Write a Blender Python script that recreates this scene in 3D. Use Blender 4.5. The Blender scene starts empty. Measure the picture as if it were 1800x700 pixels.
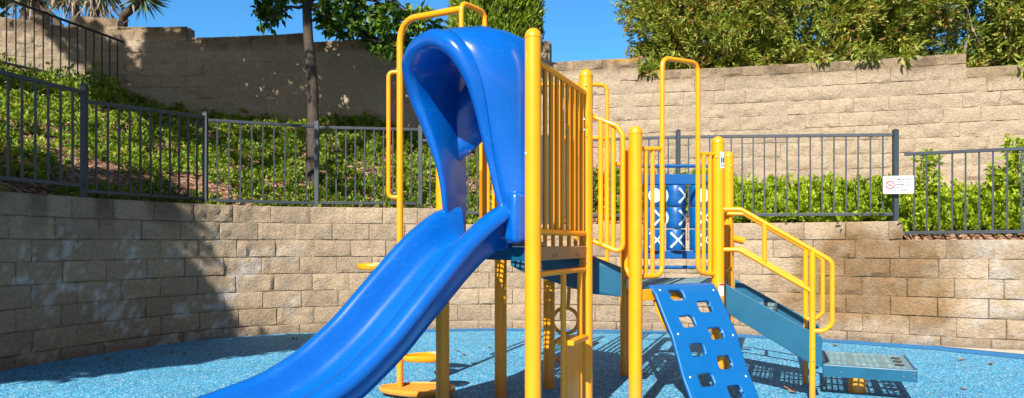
import bpy, bmesh, math, random
import numpy as np
from mathutils import Vector, noise, Matrix
random.seed(7); RNG = np.random.default_rng(11)
R = math.radians
C = bpy.context.scene.collection
F_PX, EYE, HZ = 1200.0, 1.12, 428.0          # focal length in photo pixels, eye height, horizon row

def pt(px, s):                                 # plan position of something seen at column px with s pixels per metre
    return ((px - 900) / s, F_PX / s)
def W(px, py, s):
    return Vector(((px - 900) / s, F_PX / s, EYE - (py - HZ) / s))
def G(px, py):
    s = (py - HZ) / EYE
    return pt(px, s)
def fbm(p, sc, o=3):
    return noise.fractal(Vector(p) * sc, 1.0, 2.0, o)

# ------------------------------------------------------------------ materials
def new_mat(name):
    m = bpy.data.materials.new(name); m.use_nodes = True
    nt = m.node_tree; b = nt.nodes['Principled BSDF']
    return m, nt, b
def nd(nt, t, **k):
    n = nt.nodes.new(t)
    for a, v in k.items():
        if a.startswith('i_'):
            n.inputs[a[2:].replace('_', ' ')].default_value = v
        else: setattr(n, a, v)
    return n
def ramp(nt, stops, interp='LINEAR'):
    r = nt.nodes.new('ShaderNodeValToRGB'); cr = r.color_ramp; cr.interpolation = interp
    while len(cr.elements) < len(stops): cr.elements.new(0.5)
    for e, (p, c) in zip(cr.elements, stops): e.position = p; e.color = (*c, 1)
    return r
def paint(name, col, rough=0.35, var=0.12, scale=9, coat=0.0, bump=0.0, wear=None, spec=0.5, grime=False, scratch=False):
    m, nt, b = new_mat(name)
    tc = nd(nt, 'ShaderNodeTexCoord')
    n = nd(nt, 'ShaderNodeTexNoise', i_Scale=scale, i_Detail=6.0, i_Roughness=0.65)
    nt.links.new(tc.outputs['Object'], n.inputs['Vector'])
    lo = tuple(c * (1 - var) for c in col); hi = tuple(min(1, c * (1 + var)) for c in col)
    r = ramp(nt, [(0.3, lo), (0.7, hi)])
    nt.links.new(n.outputs['Fac'], r.inputs['Fac'])
    out = r.outputs['Color']
    if wear:
        n2 = nd(nt, 'ShaderNodeTexNoise', i_Scale=wear[1], i_Detail=9.0, i_Roughness=0.75)
        nt.links.new(tc.outputs['Object'], n2.inputs['Vector'])
        r2 = ramp(nt, [(wear[2], (0, 0, 0)), (wear[2] + 0.1, (wear[3],) * 3)])
        nt.links.new(n2.outputs['Fac'], r2.inputs['Fac'])
        mx = nd(nt, 'ShaderNodeMix', data_type='RGBA'); mx.inputs['B'].default_value = (*wear[0], 1)
        nt.links.new(r2.outputs['Color'], mx.inputs['Factor']); nt.links.new(out, mx.inputs['A']); out = mx.outputs['Result']
    if grime:                                              # dirt splashed up from the ground
        sx = nd(nt, 'ShaderNodeSeparateXYZ'); nt.links.new(tc.outputs['Object'], sx.inputs[0])
        gz = nd(nt, 'ShaderNodeMapRange'); gz.inputs['From Min'].default_value = 0.02; gz.inputs['From Max'].default_value = 0.30
        gz.inputs['To Min'].default_value = 0.55; gz.inputs['To Max'].default_value = 0.0; nt.links.new(sx.outputs['Z'], gz.inputs['Value'])
        ng = nd(nt, 'ShaderNodeTexNoise', i_Scale=22.0, i_Detail=8.0, i_Roughness=0.7); nt.links.new(tc.outputs['Object'], ng.inputs['Vector'])
        mg = nd(nt, 'ShaderNodeMath', operation='MULTIPLY'); nt.links.new(gz.outputs['Result'], mg.inputs[0]); nt.links.new(ng.outputs['Fac'], mg.inputs[1])
        mxg = nd(nt, 'ShaderNodeMix', data_type='RGBA'); mxg.inputs['B'].default_value = (0.16, 0.13, 0.10, 1)
        nt.links.new(mg.outputs[0], mxg.inputs['Factor']); nt.links.new(out, mxg.inputs['A']); out = mxg.outputs['Result']
    if scratch:                                            # fine rubbed streaks along the run of the chute
        mp = nd(nt, 'ShaderNodeMapping'); mp.inputs['Rotation'].default_value = (0, R(42), -R(35.5)); mp.inputs['Scale'].default_value = (1.5, 70, 70)
        vr = nd(nt, 'ShaderNodeVectorRotate', rotation_type='Z_AXIS'); vr.inputs['Angle'].default_value = -R(35.5); nt.links.new(tc.outputs['Object'], vr.inputs['Vector'])
        mp.inputs['Rotation'].default_value = (0, R(40), 0); nt.links.new(vr.outputs[0], mp.inputs['Vector'])
        ns = nd(nt, 'ShaderNodeTexNoise', i_Scale=1.0, i_Detail=5.0, i_Roughness=0.7); nt.links.new(mp.outputs[0], ns.inputs['Vector'])
        rs = ramp(nt, [(0.58, (0, 0, 0)), (0.74, (0.22, 0.22, 0.22))]); nt.links.new(ns.outputs['Fac'], rs.inputs['Fac'])
        mxs = nd(nt, 'ShaderNodeMix', data_type='RGBA'); mxs.inputs['B'].default_value = (0.10, 0.28, 0.55, 1)
        nt.links.new(rs.outputs['Color'], mxs.inputs['Factor']); nt.links.new(out, mxs.inputs['A']); out = mxs.outputs['Result']
    nt.links.new(out, b.inputs['Base Color'])
    rr = nd(nt, 'ShaderNodeMapRange'); rr.inputs['To Min'].default_value = rough * 0.8; rr.inputs['To Max'].default_value = rough * 1.3
    nt.links.new(n.outputs['Fac'], rr.inputs['Value']); nt.links.new(rr.outputs['Result'], b.inputs['Roughness'])
    b.inputs['Coat Weight'].default_value = coat; b.inputs['Coat Roughness'].default_value = 0.12; b.inputs['Specular IOR Level'].default_value = spec
    if bump:
        n3 = nd(nt, 'ShaderNodeTexNoise', i_Scale=90.0, i_Detail=3.0)
        nt.links.new(tc.outputs['Object'], n3.inputs['Vector'])
        bp = nd(nt, 'ShaderNodeBump'); bp.inputs['Strength'].default_value = bump; bp.inputs['Distance'].default_value = 0.004
        nt.links.new(n3.outputs['Fac'], bp.inputs['Height']); nt.links.new(bp.outputs['Normal'], b.inputs['Normal'])
    return m

M = {}
M['yellow'] = paint('yellow_powder_coat', (0.93, 0.325, 0.003), 0.34, 0.06, 5, 0.12, 0.03, wear=((0.50, 0.22, 0.05), 34, 0.70, 0.6), grime=True)
M['slide'] = paint('blue_slide_plastic', (0.0002, 0.094, 0.42), 0.22, 0.07, 4, 0.3, 0.05, wear=((0.25, 0.42, 0.75), 38, 0.68, 0.3), scratch=True)
M['climb'] = paint('blue_climber_plastic', (0.0005, 0.115, 0.36), 0.40, 0.06, 6, 0, 0.04, wear=((0.3, 0.45, 0.7), 30, 0.70, 0.3))
M['teal'] = paint('teal_coated_steel', (0.002, 0.085, 0.165), 0.42, 0.10, 7, 0, 0.03, wear=((0.35, 0.40, 0.42), 26, 0.66, 0.35))
M['deckgrey'] = paint('worn_grey_teal_deck_top', (0.14, 0.235, 0.265), 0.6, 0.16, 12, 0, 0.1, wear=((0.36, 0.40, 0.40), 14, 0.52, 0.45))
M['tan'] = paint('tan_deck_board', (0.42, 0.20, 0.075), 0.6, 0.15, 9, 0, 0.1)
M['white'] = paint('white_mark', (0.82, 0.82, 0.80), 0.5, 0.03, 9)
M['red'] = paint('red_print', (0.50, 0.02, 0.015), 0.5, 0.03, 9)
M['greyprint'] = paint('grey_print', (0.045, 0.045, 0.05), 0.5, 0.03, 9)
M['blueprint'] = paint('blue_print', (0.02, 0.08, 0.40), 0.5, 0.03, 9)
M['fence'] = paint('dark_grey_fence_paint', (0.036, 0.047, 0.060), 0.42, 0.15, 6, 0, 0.05, wear=((0.16, 0.17, 0.18), 20, 0.60, 0.4))
M['fence_shaded'] = paint('shaded_fence_paint', (0.018, 0.018, 0.020), 0.5, 0.15, 6)  # fence paint darkened so its colour carries the shade on the upper run
M['bolt'] = paint('steel_bolt', (0.35, 0.33, 0.3), 0.35, 0.1); M['bolt'].node_tree.nodes['Principled BSDF'].inputs['Metallic'].default_value = 0.8
M['ttt'] = paint('blue_drum_plastic', (0.0005, 0.085, 0.30), 0.4, 0.06, 8)
M['bark'] = paint('grey_bark', (0.06, 0.045, 0.034), 0.85, 0.4, 14, 0, 0.8)  # dark bark, lowered further so the colour holds the shade on the trunk
M['palebark'] = paint('pale_branch_bark', (0.26, 0.19, 0.13), 0.85, 0.35, 14, 0, 0.8)
M['concrete'] = paint('pale_concrete', (0.50, 0.45, 0.38), 0.85, 0.12, 5, 0, 0.3)
M['litter'] = paint('dry_leaf', (0.34, 0.15, 0.07), 0.8, 0.4, 30)

def foliage(name, stops, transl=0.35, rough=0.45):
    m, nt, b = new_mat(name)
    at = nd(nt, 'ShaderNodeAttribute', attribute_name='tone')
    r = ramp(nt, stops); nt.links.new(at.outputs['Fac'], r.inputs['Fac'])
    nt.links.new(r.outputs['Color'], b.inputs['Base Color']); b.inputs['Roughness'].default_value = rough
    b.inputs['Specular IOR Level'].default_value = 0.35
    tr = nd(nt, 'ShaderNodeBsdfTranslucent')
    hs = nd(nt, 'ShaderNodeHueSaturation'); hs.inputs['Saturation'].default_value = 1.15; hs.inputs['Value'].default_value = 1.3
    nt.links.new(r.outputs['Color'], hs.inputs['Color']); nt.links.new(hs.outputs['Color'], tr.inputs['Color'])
    mx = nd(nt, 'ShaderNodeMixShader'); mx.inputs[0].default_value = transl
    nt.links.new(b.outputs[0], mx.inputs[1]); nt.links.new(tr.outputs[0], mx.inputs[2])
    nt.links.new(mx.outputs[0], nt.nodes['Material Output'].inputs['Surface'])
    return m
M['leaf_tree'] = foliage('broad_leaf', [(0, (0.020, 0.05, 0.010)), (0.5, (0.065, 0.135, 0.016)), (1, (0.17, 0.26, 0.03))], 0.35)
M['leaf_bush'] = foliage('narrow_leaf', [(0, (0.03, 0.06, 0.015)), (0.45, (0.20, 0.25, 0.045)), (0.86, (0.44, 0.48, 0.09)), (0.95, (0.36, 0.22, 0.08)), (1, (0.32, 0.13, 0.06))], 0.35)
M['leaf_hedge'] = foliage('hedge_leaf', [(0, (0.06, 0.12, 0.008)), (0.5, (0.26, 0.37, 0.012)), (1, (0.46, 0.54, 0.03))], 0.38)
M['leaf_cover'] = foliage('cover_leaf', [(0, (0.04, 0.085, 0.012)), (0.5, (0.15, 0.25, 0.02)), (0.9, (0.33, 0.40, 0.04)), (1, (0.40, 0.36, 0.10))], 0.33)
M['leaf_cypress'] = foliage('scale_leaf', [(0, (0.03, 0.065, 0.008)), (0.5, (0.15, 0.235, 0.02)), (1, (0.32, 0.40, 0.04))], 0.3)
M['leaf_yucca'] = foliage('sword_leaf', [(0, (0.05, 0.085, 0.035)), (0.6, (0.13, 0.18, 0.07)), (0.75, (0.25, 0.20, 0.12)), (1, (0.33, 0.28, 0.20))], 0.15)

M['chips'] = foliage('bark_chip', [(0, (0.06, 0.03, 0.02)), (0.5, (0.20, 0.10, 0.06)), (0.85, (0.38, 0.25, 0.17)), (1, (0.50, 0.40, 0.30))], 0.0, 0.9)
def rubber(name, stops, big=0.12):
    m, nt, b = new_mat(name)
    tc = nd(nt, 'ShaderNodeTexCoord')
    def vor(sc):
        v = nd(nt, 'ShaderNodeTexVoronoi', i_Scale=sc); v.inputs['Randomness'].default_value = 1
        nt.links.new(tc.outputs['Object'], v.inputs['Vector'])
        sp = nd(nt, 'ShaderNodeSeparateColor'); nt.links.new(v.outputs['Color'], sp.inputs['Color'])
        return v, sp
    v, sp = vor(120.0)
    r = ramp(nt, stops, 'CONSTANT'); nt.links.new(sp.outputs['Red'], r.inputs['Fac'])
    n = nd(nt, 'ShaderNodeTexNoise', i_Scale=1.3, i_Detail=5.0, i_Roughness=0.6); nt.links.new(tc.outputs['Object'], n.inputs['Vector'])
    mr = nd(nt, 'ShaderNodeMapRange'); mr.inputs['From Min'].default_value = 0.3; mr.inputs['From Max'].default_value = 0.7
    mr.inputs['To Min'].default_value = 1 - big; mr.inputs['To Max'].default_value = 1 + big
    nt.links.new(n.outputs['Fac'], mr.inputs['Value'])
    hs = nd(nt, 'ShaderNodeHueSaturation'); nt.links.new(r.outputs['Color'], hs.inputs['Color']); nt.links.new(mr.outputs['Result'], hs.inputs['Value'])
    nt.links.new(hs.outputs['Color'], b.inputs['Base Color']); b.inputs['Roughness'].default_value = 0.8
    bp = nd(nt, 'ShaderNodeBump'); bp.inputs['Strength'].default_value = 0.6; bp.inputs['Distance'].default_value = 0.006
    nt.links.new(sp.outputs['Green'], bp.inputs['Height']); nt.links.new(bp.outputs['Normal'], b.inputs['Normal'])
    return m
M['rubber'] = rubber('speckled_blue_rubber', [(0, (0.010, 0.07, 0.19)), (0.20, (0.02, 0.21, 0.44)), (0.48, (0.045, 0.36, 0.60)), (0.75, (0.15, 0.50, 0.68)), (0.94, (0.60, 0.72, 0.75))])
M['border'] = rubber('plain_blue_rubber', [(0, (0.006, 0.11, 0.32)), (0.3, (0.01, 0.17, 0.44)), (0.75, (0.02, 0.22, 0.50))])

def block_mat(name, scale=1.0):
    m, nt, b = new_mat(name)
    at = nd(nt, 'ShaderNodeAttribute', attribute_name='col')
    tc = nd(nt, 'ShaderNodeTexCoord')
    n = nd(nt, 'ShaderNodeTexNoise', i_Scale=26.0, i_Detail=8.0, i_Roughness=0.75); nt.links.new(tc.outputs['Object'], n.inputs['Vector'])
    r = ramp(nt, [(0.25, (0.62, 0.6, 0.58)), (0.5, (0.97, 0.97, 0.97)), (0.75, (1.25, 1.25, 1.25))]); nt.links.new(n.outputs['Fac'], r.inputs['Fac'])
    mu = nd(nt, 'ShaderNodeMix', data_type='RGBA', blend_type='MULTIPLY'); mu.inputs['Factor'].default_value = 1
    nt.links.new(at.outputs['Color'], mu.inputs['A']); nt.links.new(r.outputs['Color'], mu.inputs['B'])
    nt.links.new(mu.outputs['Result'], b.inputs['Base Color']); b.inputs['Roughness'].default_value = 0.92; b.inputs['Specular IOR Level'].default_value = 0.2
    n2 = nd(nt, 'ShaderNodeTexNoise', i_Scale=42.0, i_Detail=7.0, i_Roughness=0.7); nt.links.new(tc.outputs['Object'], n2.inputs['Vector'])
    bp = nd(nt, 'ShaderNodeBump'); bp.inputs['Strength'].default_value = 1.0; bp.inputs['Distance'].default_value = 0.035
    nt.links.new(n2.outputs['Fac'], bp.inputs['Height']); nt.links.new(bp.outputs['Normal'], b.inputs['Normal'])
    return m
M['block'] = block_mat('split_face_block')
def soil_mat():
    m, nt, b = new_mat('bark_mulch')
    tc = nd(nt, 'ShaderNodeTexCoord')
    v = nd(nt, 'ShaderNodeTexVoronoi', i_Scale=34.0); nt.links.new(tc.outputs['Object'], v.inputs['Vector'])
    sp = nd(nt, 'ShaderNodeSeparateColor'); nt.links.new(v.outputs['Color'], sp.inputs['Color'])
    r = ramp(nt, [(0, (0.05, 0.022, 0.013)), (0.35, (0.15, 0.07, 0.038)), (0.7, (0.29, 0.15, 0.09)), (1, (0.46, 0.31, 0.21))])
    nt.links.new(sp.outputs['Red'], r.inputs['Fac']); nt.links.new(r.outputs['Color'], b.inputs['Base Color']); b.inputs['Roughness'].default_value = 0.95
    bp = nd(nt, 'ShaderNodeBump'); bp.inputs['Strength'].default_value = 1; bp.inputs['Distance'].default_value = 0.03
    nt.links.new(sp.outputs['Green'], bp.inputs['Height']); nt.links.new(bp.outputs['Normal'], b.inputs['Normal'])
    return m
M['mulch'] = soil_mat()

# ------------------------------------------------------------------ mesh helpers
class MB:
    def __init__(s): s.v = []; s.f = []
    def add(s, vs, fs):
        o = len(s.v); s.v += [tuple(v) for v in vs]; s.f += [tuple(i + o for i in f) for f in fs]; return s
    def box(s, c, size, ux=(1, 0, 0), uy=None, uz=(0, 0, 1)):
        ux = Vector(ux).normalized(); uz = Vector(uz).normalized(); uy = Vector(uy).normalized() if uy else uz.cross(ux).normalized()
        c = Vector(c); a, b, d = (x / 2 for x in size)
        vs = [c + ux * i * a + uy * j * b + uz * k * d for i in (-1, 1) for j in (-1, 1) for k in (-1, 1)]
        return s.add(vs, [(0, 1, 3, 2), (4, 6, 7, 5), (0, 4, 5, 1), (2, 3, 7, 6), (0, 2, 6, 4), (1, 5, 7, 3)])
    def beam(s, p, q, w, h):
        p, q = Vector(p), Vector(q); d = q - p
        up = Vector((0, 0, 1)) if abs(d.normalized().z) < 0.9 else Vector((0, 1, 0))
        sd = d.cross(up).normalized(); up = sd.cross(d).normalized()
        return s.box((p + q) / 2, (d.length, w, h), d, sd, up)
    def prism(s, poly, off):
        off = Vector(off); n = len(poly)
        vs = [Vector(p) for p in poly]; vs += [p + off for p in vs]
        fs = [tuple(range(n))[::-1], tuple(range(n, 2 * n))] + [(i, (i + 1) % n, n + (i + 1) % n, n + i) for i in range(n)]
        return s.add(vs, fs)
    def tube(s, path, r, n=12, closed=False, cap=True):
        P = [Vector(p) for p in path]; m = len(P)
        rr = r if isinstance(r, (list, tuple)) else [r] * m
        T = []
        for i in range(m):
            a = P[i - 1] if (i or closed) else P[0]; b = P[(i + 1) % m] if (i < m - 1 or closed) else P[-1]
            T.append((b - a).normalized())
        ref = Vector((0, 0, 1)) if abs(T[0].z) < 0.9 else Vector((1, 0, 0))
        N = (ref - T[0] * ref.dot(T[0])).normalized(); rings = []
        for i in range(m):
            N = (N - T[i] * N.dot(T[i])).normalized(); B = T[i].cross(N)
            rings.append([P[i] + (N * math.cos(2 * math.pi * k / n) + B * math.sin(2 * math.pi * k / n)) * rr[i] for k in range(n)])
        vs = [v for g in rings for v in g]; fs = []
        for i in range(m - 1 + (1 if closed else 0)):
            j = (i + 1) % m
            for k in range(n): fs.append((i * n + k, i * n + (k + 1) % n, j * n + (k + 1) % n, j * n + k))
        if cap and not closed: fs += [tuple(range(n))[::-1], tuple((m - 1) * n + k for k in range(n))]
        return s.add(vs, fs)
    def grid(s, rows, wrap=False):
        n = len(rows[0]); vs = [v for r in rows for v in r]; fs = []
        for i in range(len(rows) - 1):
            for k in range(n if wrap else n - 1):
                fs.append((i * n + k, i * n + (k + 1) % n, (i + 1) * n + (k + 1) % n, (i + 1) * n + k))
        return s.add(vs, fs)
    def lathe(s, c, prof, n=24):
        c = Vector(c); rows = [[c + Vector((r * math.cos(2 * math.pi * k / n), r * math.sin(2 * math.pi * k / n), z)) for k in range(n)] for r, z in prof]
        s.grid(rows, True)
        o = len(s.v) - len(rows) * n
        s.f.append(tuple(o + k for k in range(n))[::-1]); s.f.append(tuple(o + (len(rows) - 1) * n + k for k in range(n)))
        return s

def fillet(pts, r, n=6):
    P = [Vector(p) for p in pts]; out = [P[0]]
    for i in range(1, len(P) - 1):
        a, b = (P[i - 1] - P[i]), (P[i + 1] - P[i]); la, lb = a.length, b.length
        a.normalize(); b.normalize(); ang = a.angle(b)
        t = min(r / math.tan(ang / 2) if ang < 3.1 else 0, la * 0.49, lb * 0.49)
        p0, p1 = P[i] + a * t, P[i] + b * t
        for k in range(n + 1):
            u = k / n; out.append(p0 * (1 - u) ** 2 + P[i] * 2 * u * (1 - u) + p1 * u * u)
    out.append(P[-1]); return out

def obj(name, mb, mat, parent=None, smooth=35, bevel=0, subsurf=0, solid=0):
    me = bpy.data.meshes.new(name); me.from_pydata(mb.v, [], mb.f); me.validate()
    bm = bmesh.new(); bm.from_mesh(me); bmesh.ops.recalc_face_normals(bm, faces=bm.faces); bm.to_mesh(me); bm.free()
    if smooth:
        me.polygons.foreach_set('use_smooth', [True] * len(me.polygons)); me.set_sharp_from_angle(angle=R(smooth))
    o = bpy.data.objects.new(name, me); C.objects.link(o)
    if mat: me.materials.append(M[mat])
    if parent: o.parent = parent; o.matrix_parent_inverse = Matrix.Translation(parent.location).inverted() if not parent.parent else Matrix.Identity(4)
    if solid:
        md = o.modifiers.new('solid', 'SOLIDIFY'); md.thickness = solid; md.offset = -1
    if bevel:
        md = o.modifiers.new('bevel', 'BEVEL'); md.width = bevel; md.segments = 2; md.limit_method = 'ANGLE'; md.angle_limit = R(40)
    if subsurf:
        md = o.modifiers.new('sub', 'SUBSURF'); md.levels = subsurf; md.render_levels = subsurf
    return o
def tag(o, label=None, cat=None, group=None, kind=None):
    if label: o['label'] = label
    if cat: o['category'] = cat
    if group: o['group'] = group
    if kind: o['kind'] = kind
    return o
def thing(name, loc, label, cat, group=None):
    o = bpy.data.objects.new(name, None); C.objects.link(o); o.location = loc; o.empty_display_size = 0.2
    bpy.context.view_layer.update()
    return tag(o, label, cat, group)

def unit(a): return a / np.maximum(np.linalg.norm(a, axis=1, keepdims=True), 1e-9)
def leaves(name, base, axis, L, Wd, tone, mat, parent=None, fold=0.25, droop=0.0, nrm=None):
    """one mesh of folded pointed leaves, each two triangles per half"""
    n = len(base); axis = unit(axis)
    up = nrm if nrm is not None else RNG.normal(size=(n, 3)) + np.array([0, -0.3, 0.9])
    side = unit(np.cross(axis, up)); nn = np.cross(side, axis)
    L = L[:, None]; Wd = Wd[:, None]
    mid = base + axis * L * 0.45
    tip = base + axis * L + np.array([0, 0, -1.0]) * L * droop
    v = np.stack([base, mid + side * Wd / 2 + nn * Wd * fold, tip, mid - side * Wd / 2 + nn * Wd * fold], 1).reshape(-1, 3)
    i = np.arange(n)[:, None] * 4
    tri = np.concatenate([i + np.array([0, 1, 2]), i + np.array([0, 2, 3])], 1).reshape(-1, 3)
    me = bpy.data.meshes.new(name); me.vertices.add(len(v)); me.vertices.foreach_set('co', v.astype(np.float32).ravel())
    me.loops.add(tri.size); me.loops.foreach_set('vertex_index', tri.astype(np.int32).ravel())
    me.polygons.add(len(tri)); me.polygons.foreach_set('loop_start', np.arange(0, tri.size, 3, dtype=np.int32))
    me.update(calc_edges=True); me.validate()
    a = me.attributes.new('tone', 'FLOAT', 'POINT'); a.data.foreach_set('value', np.repeat(np.clip(tone, 0, 1), 4).astype(np.float32))
    o = bpy.data.objects.new(name, me); C.objects.link(o); me.materials.append(M[mat])
    if parent: o.parent = parent; o.matrix_parent_inverse = Matrix.Translation(parent.location).inverted()
    return o
def sprigs(cen, out, k, spread, L, Wd, tone_c, tvar=0.2):
    """k leaves round each sprig centre, pointing along out with scatter"""
    n = len(cen); c = np.repeat(cen, k, 0); o = np.repeat(out, k, 0)
    ax = unit(o + RNG.normal(size=c.shape) * spread)
    b = c + RNG.normal(size=c.shape) * L * 0.25
    t = np.repeat(tone_c, k) + RNG.normal(size=n * k) * tvar
    ln = L * RNG.uniform(0.65, 1.25, n * k); wd = Wd * RNG.uniform(0.7, 1.25, n * k)
    return b, ax, ln, wd, t
def blob_points(c, r, n, shell=0.55):
    """points in an ellipsoid, most of them toward its surface; returns points and outward directions"""
    d = unit(RNG.normal(size=(n, 3))); q = RNG.uniform(0, 1, n) ** (1 / 3.0)
    q = np.where(RNG.uniform(0, 1, n) < shell, RNG.uniform(0.75, 1.05, n), q)
    return np.array(c) + d * q[:, None] * np.array(r), d

# ------------------------------------------------------------------ camera, light, sky
cam = bpy.data.cameras.new('camera'); co = bpy.data.objects.new('camera', cam); C.objects.link(co)
co.location = (0, 0, EYE); co.rotation_euler = (R(90), 0, 0)
cam.sensor_width = 36; cam.lens = 36 * F_PX / 1800; cam.shift_y = (HZ - 350) / 1800; cam.clip_end = 2000; cam.clip_start = 0.05
sc = bpy.context.scene; sc.camera = co
EL, AZ = R(37), R(21)                          # sun height; shadows run AZ to the right of straight away
sun = bpy.data.lights.new('sun', 'SUN'); so = bpy.data.objects.new('sun', sun); C.objects.link(so)
sun.energy = 5.0; sun.angle = R(0.5); sun.color = (1.0, 0.94, 0.83)
sd = Vector((math.sin(AZ) * math.cos(EL), math.cos(AZ) * math.cos(EL), -math.sin(EL)))
so.rotation_euler = sd.to_track_quat('-Z', 'Y').to_euler()
w = bpy.data.worlds.new('World'); sc.world = w; w.use_nodes = True
nt = w.node_tree; bg = nt.nodes['Background']
sky = nd(nt, 'ShaderNodeTexSky', sky_type='NISHITA', sun_disc=False, sun_elevation=EL, sun_rotation=math.pi + AZ, air_density=1.0, dust_density=0.3, ozone_density=2.5, altitude=300)
# the part of the sky away from the sun is a deeper blue than the part around it
tcw = nd(nt, 'ShaderNodeTexCoord'); dt = nd(nt, 'ShaderNodeVectorMath', operation='DOT_PRODUCT')
dt.inputs[1].default_value = tuple(Vector((math.sin(R(8)), math.cos(R(8)), 0.25)).normalized()); nt.links.new(tcw.outputs['Generated'], dt.inputs[0])
mrw = nd(nt, 'ShaderNodeMapRange', interpolation_type='SMOOTHSTEP'); mrw.inputs['From Min'].default_value = 0.45; mrw.inputs['From Max'].default_value = 0.80
nt.links.new(dt.outputs['Value'], mrw.inputs['Value'])
tw_ = nd(nt, 'ShaderNodeMix', data_type='RGBA'); tw_.inputs['A'].default_value = (0.95, 0.90, 0.85, 1); tw_.inputs['B'].default_value = (0.58, 1.38, 1.85, 1)
nt.links.new(mrw.outputs['Result'], tw_.inputs['Factor'])
tint = nd(nt, 'ShaderNodeMix', data_type='RGBA', blend_type='MULTIPLY'); tint.inputs['Factor'].default_value = 1
nt.links.new(sky.outputs[0], tint.inputs['A']); nt.links.new(tw_.outputs['Result'], tint.inputs['B'])
nt.links.new(tint.outputs['Result'], bg.inputs[0]); bg.inputs[1].default_value = 0.062
sc.view_settings.view_transform = 'Standard'; sc.view_settings.look = 'None'; sc.view_settings.exposure = 0.82; sc.view_settings.gamma = 1
sc.cycles.max_bounces = 6; sc.cycles.diffuse_bounces = 3; sc.cycles.transparent_max_bounces = 4

# ------------------------------------------------------------------ walls of split-face block
def spline(pts, step=0.05):
    P = [Vector((*p, 0)) for p in pts]; out = []
    for i in range(len(P) - 1):
        p0 = P[max(i - 1, 0)]; p1, p2 = P[i], P[i + 1]; p3 = P[min(i + 2, len(P) - 1)]
        n = max(2, int((p2 - p1).length / step))
        for k in range(n):
            t = k / n
            out.append(0.5 * ((2 * p1) + (p2 - p0) * t + (2 * p0 - 5 * p1 + 4 * p2 - p3) * t * t + (3 * p1 - p0 - 3 * p2 + p3) * t ** 3))
    out.append(P[-1]); return out
class Path:
    def __init__(s, pts):
        s.p = spline(pts); s.l = [0]
        for a, b in zip(s.p, s.p[1:]): s.l.append(s.l[-1] + (b - a).length)
        s.len = s.l[-1]; s.la = np.array(s.l); s.xy = np.array([(q.x, q.y) for q in s.p])
    def at(s, d):
        return float(np.interp(d, s.la, s.xy[:, 0])), float(np.interp(d, s.la, s.xy[:, 1]))
    def frame(s, d):
        x, y = s.at(d); a = s.at(max(0, d - 0.12)); b = s.at(min(s.len, d + 0.12))
        t = Vector((b[0] - a[0], b[1] - a[1], 0)).normalized()
        return Vector((x, y, 0)), t, Vector((t.y, -t.x, 0))      # normal faces the camera side when the path runs left to right
    def of_px(s, px):                                            # arc length where the path crosses photo column px
        k = (px - 900) / F_PX; v = s.xy[:, 0] - k * s.xy[:, 1]
        ok = np.where((v[:-1] <= 0) & (v[1:] > 0))[0]
        return s.l[ok[0]] if len(ok) else (0 if v[0] > 0 else s.len)

LOW = Path([(-4.9, 0.5), (-4.85, 3.2), (-4.72, 5.0), (-4.5, 6.0), (-4.26, 6.75), (-4.05, 7.2), (-3.66, 7.86), (-3.13, 8.32), (-2.45, 8.6), (-0.82, 8.92), (0.2, 8.95), (1.82, 8.73), (2.77, 8.4), (3.62, 8.0), (4.63, 7.42), (5.36, 7.08), (6.8, 6.55), (8.4, 6.0)])
UP = Path([(-13.5, 8.2), (-10.5, 10.2), (-8.6, 11.3), (-6.95, 11.95), (-4.6, 11.85), (-2.3, 11.4), (0.6, 10.85), (1.77, 10.62), (4.0, 10.2), (7.0, 9.42), (9.5, 8.7), (13, 7.6)])

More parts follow.
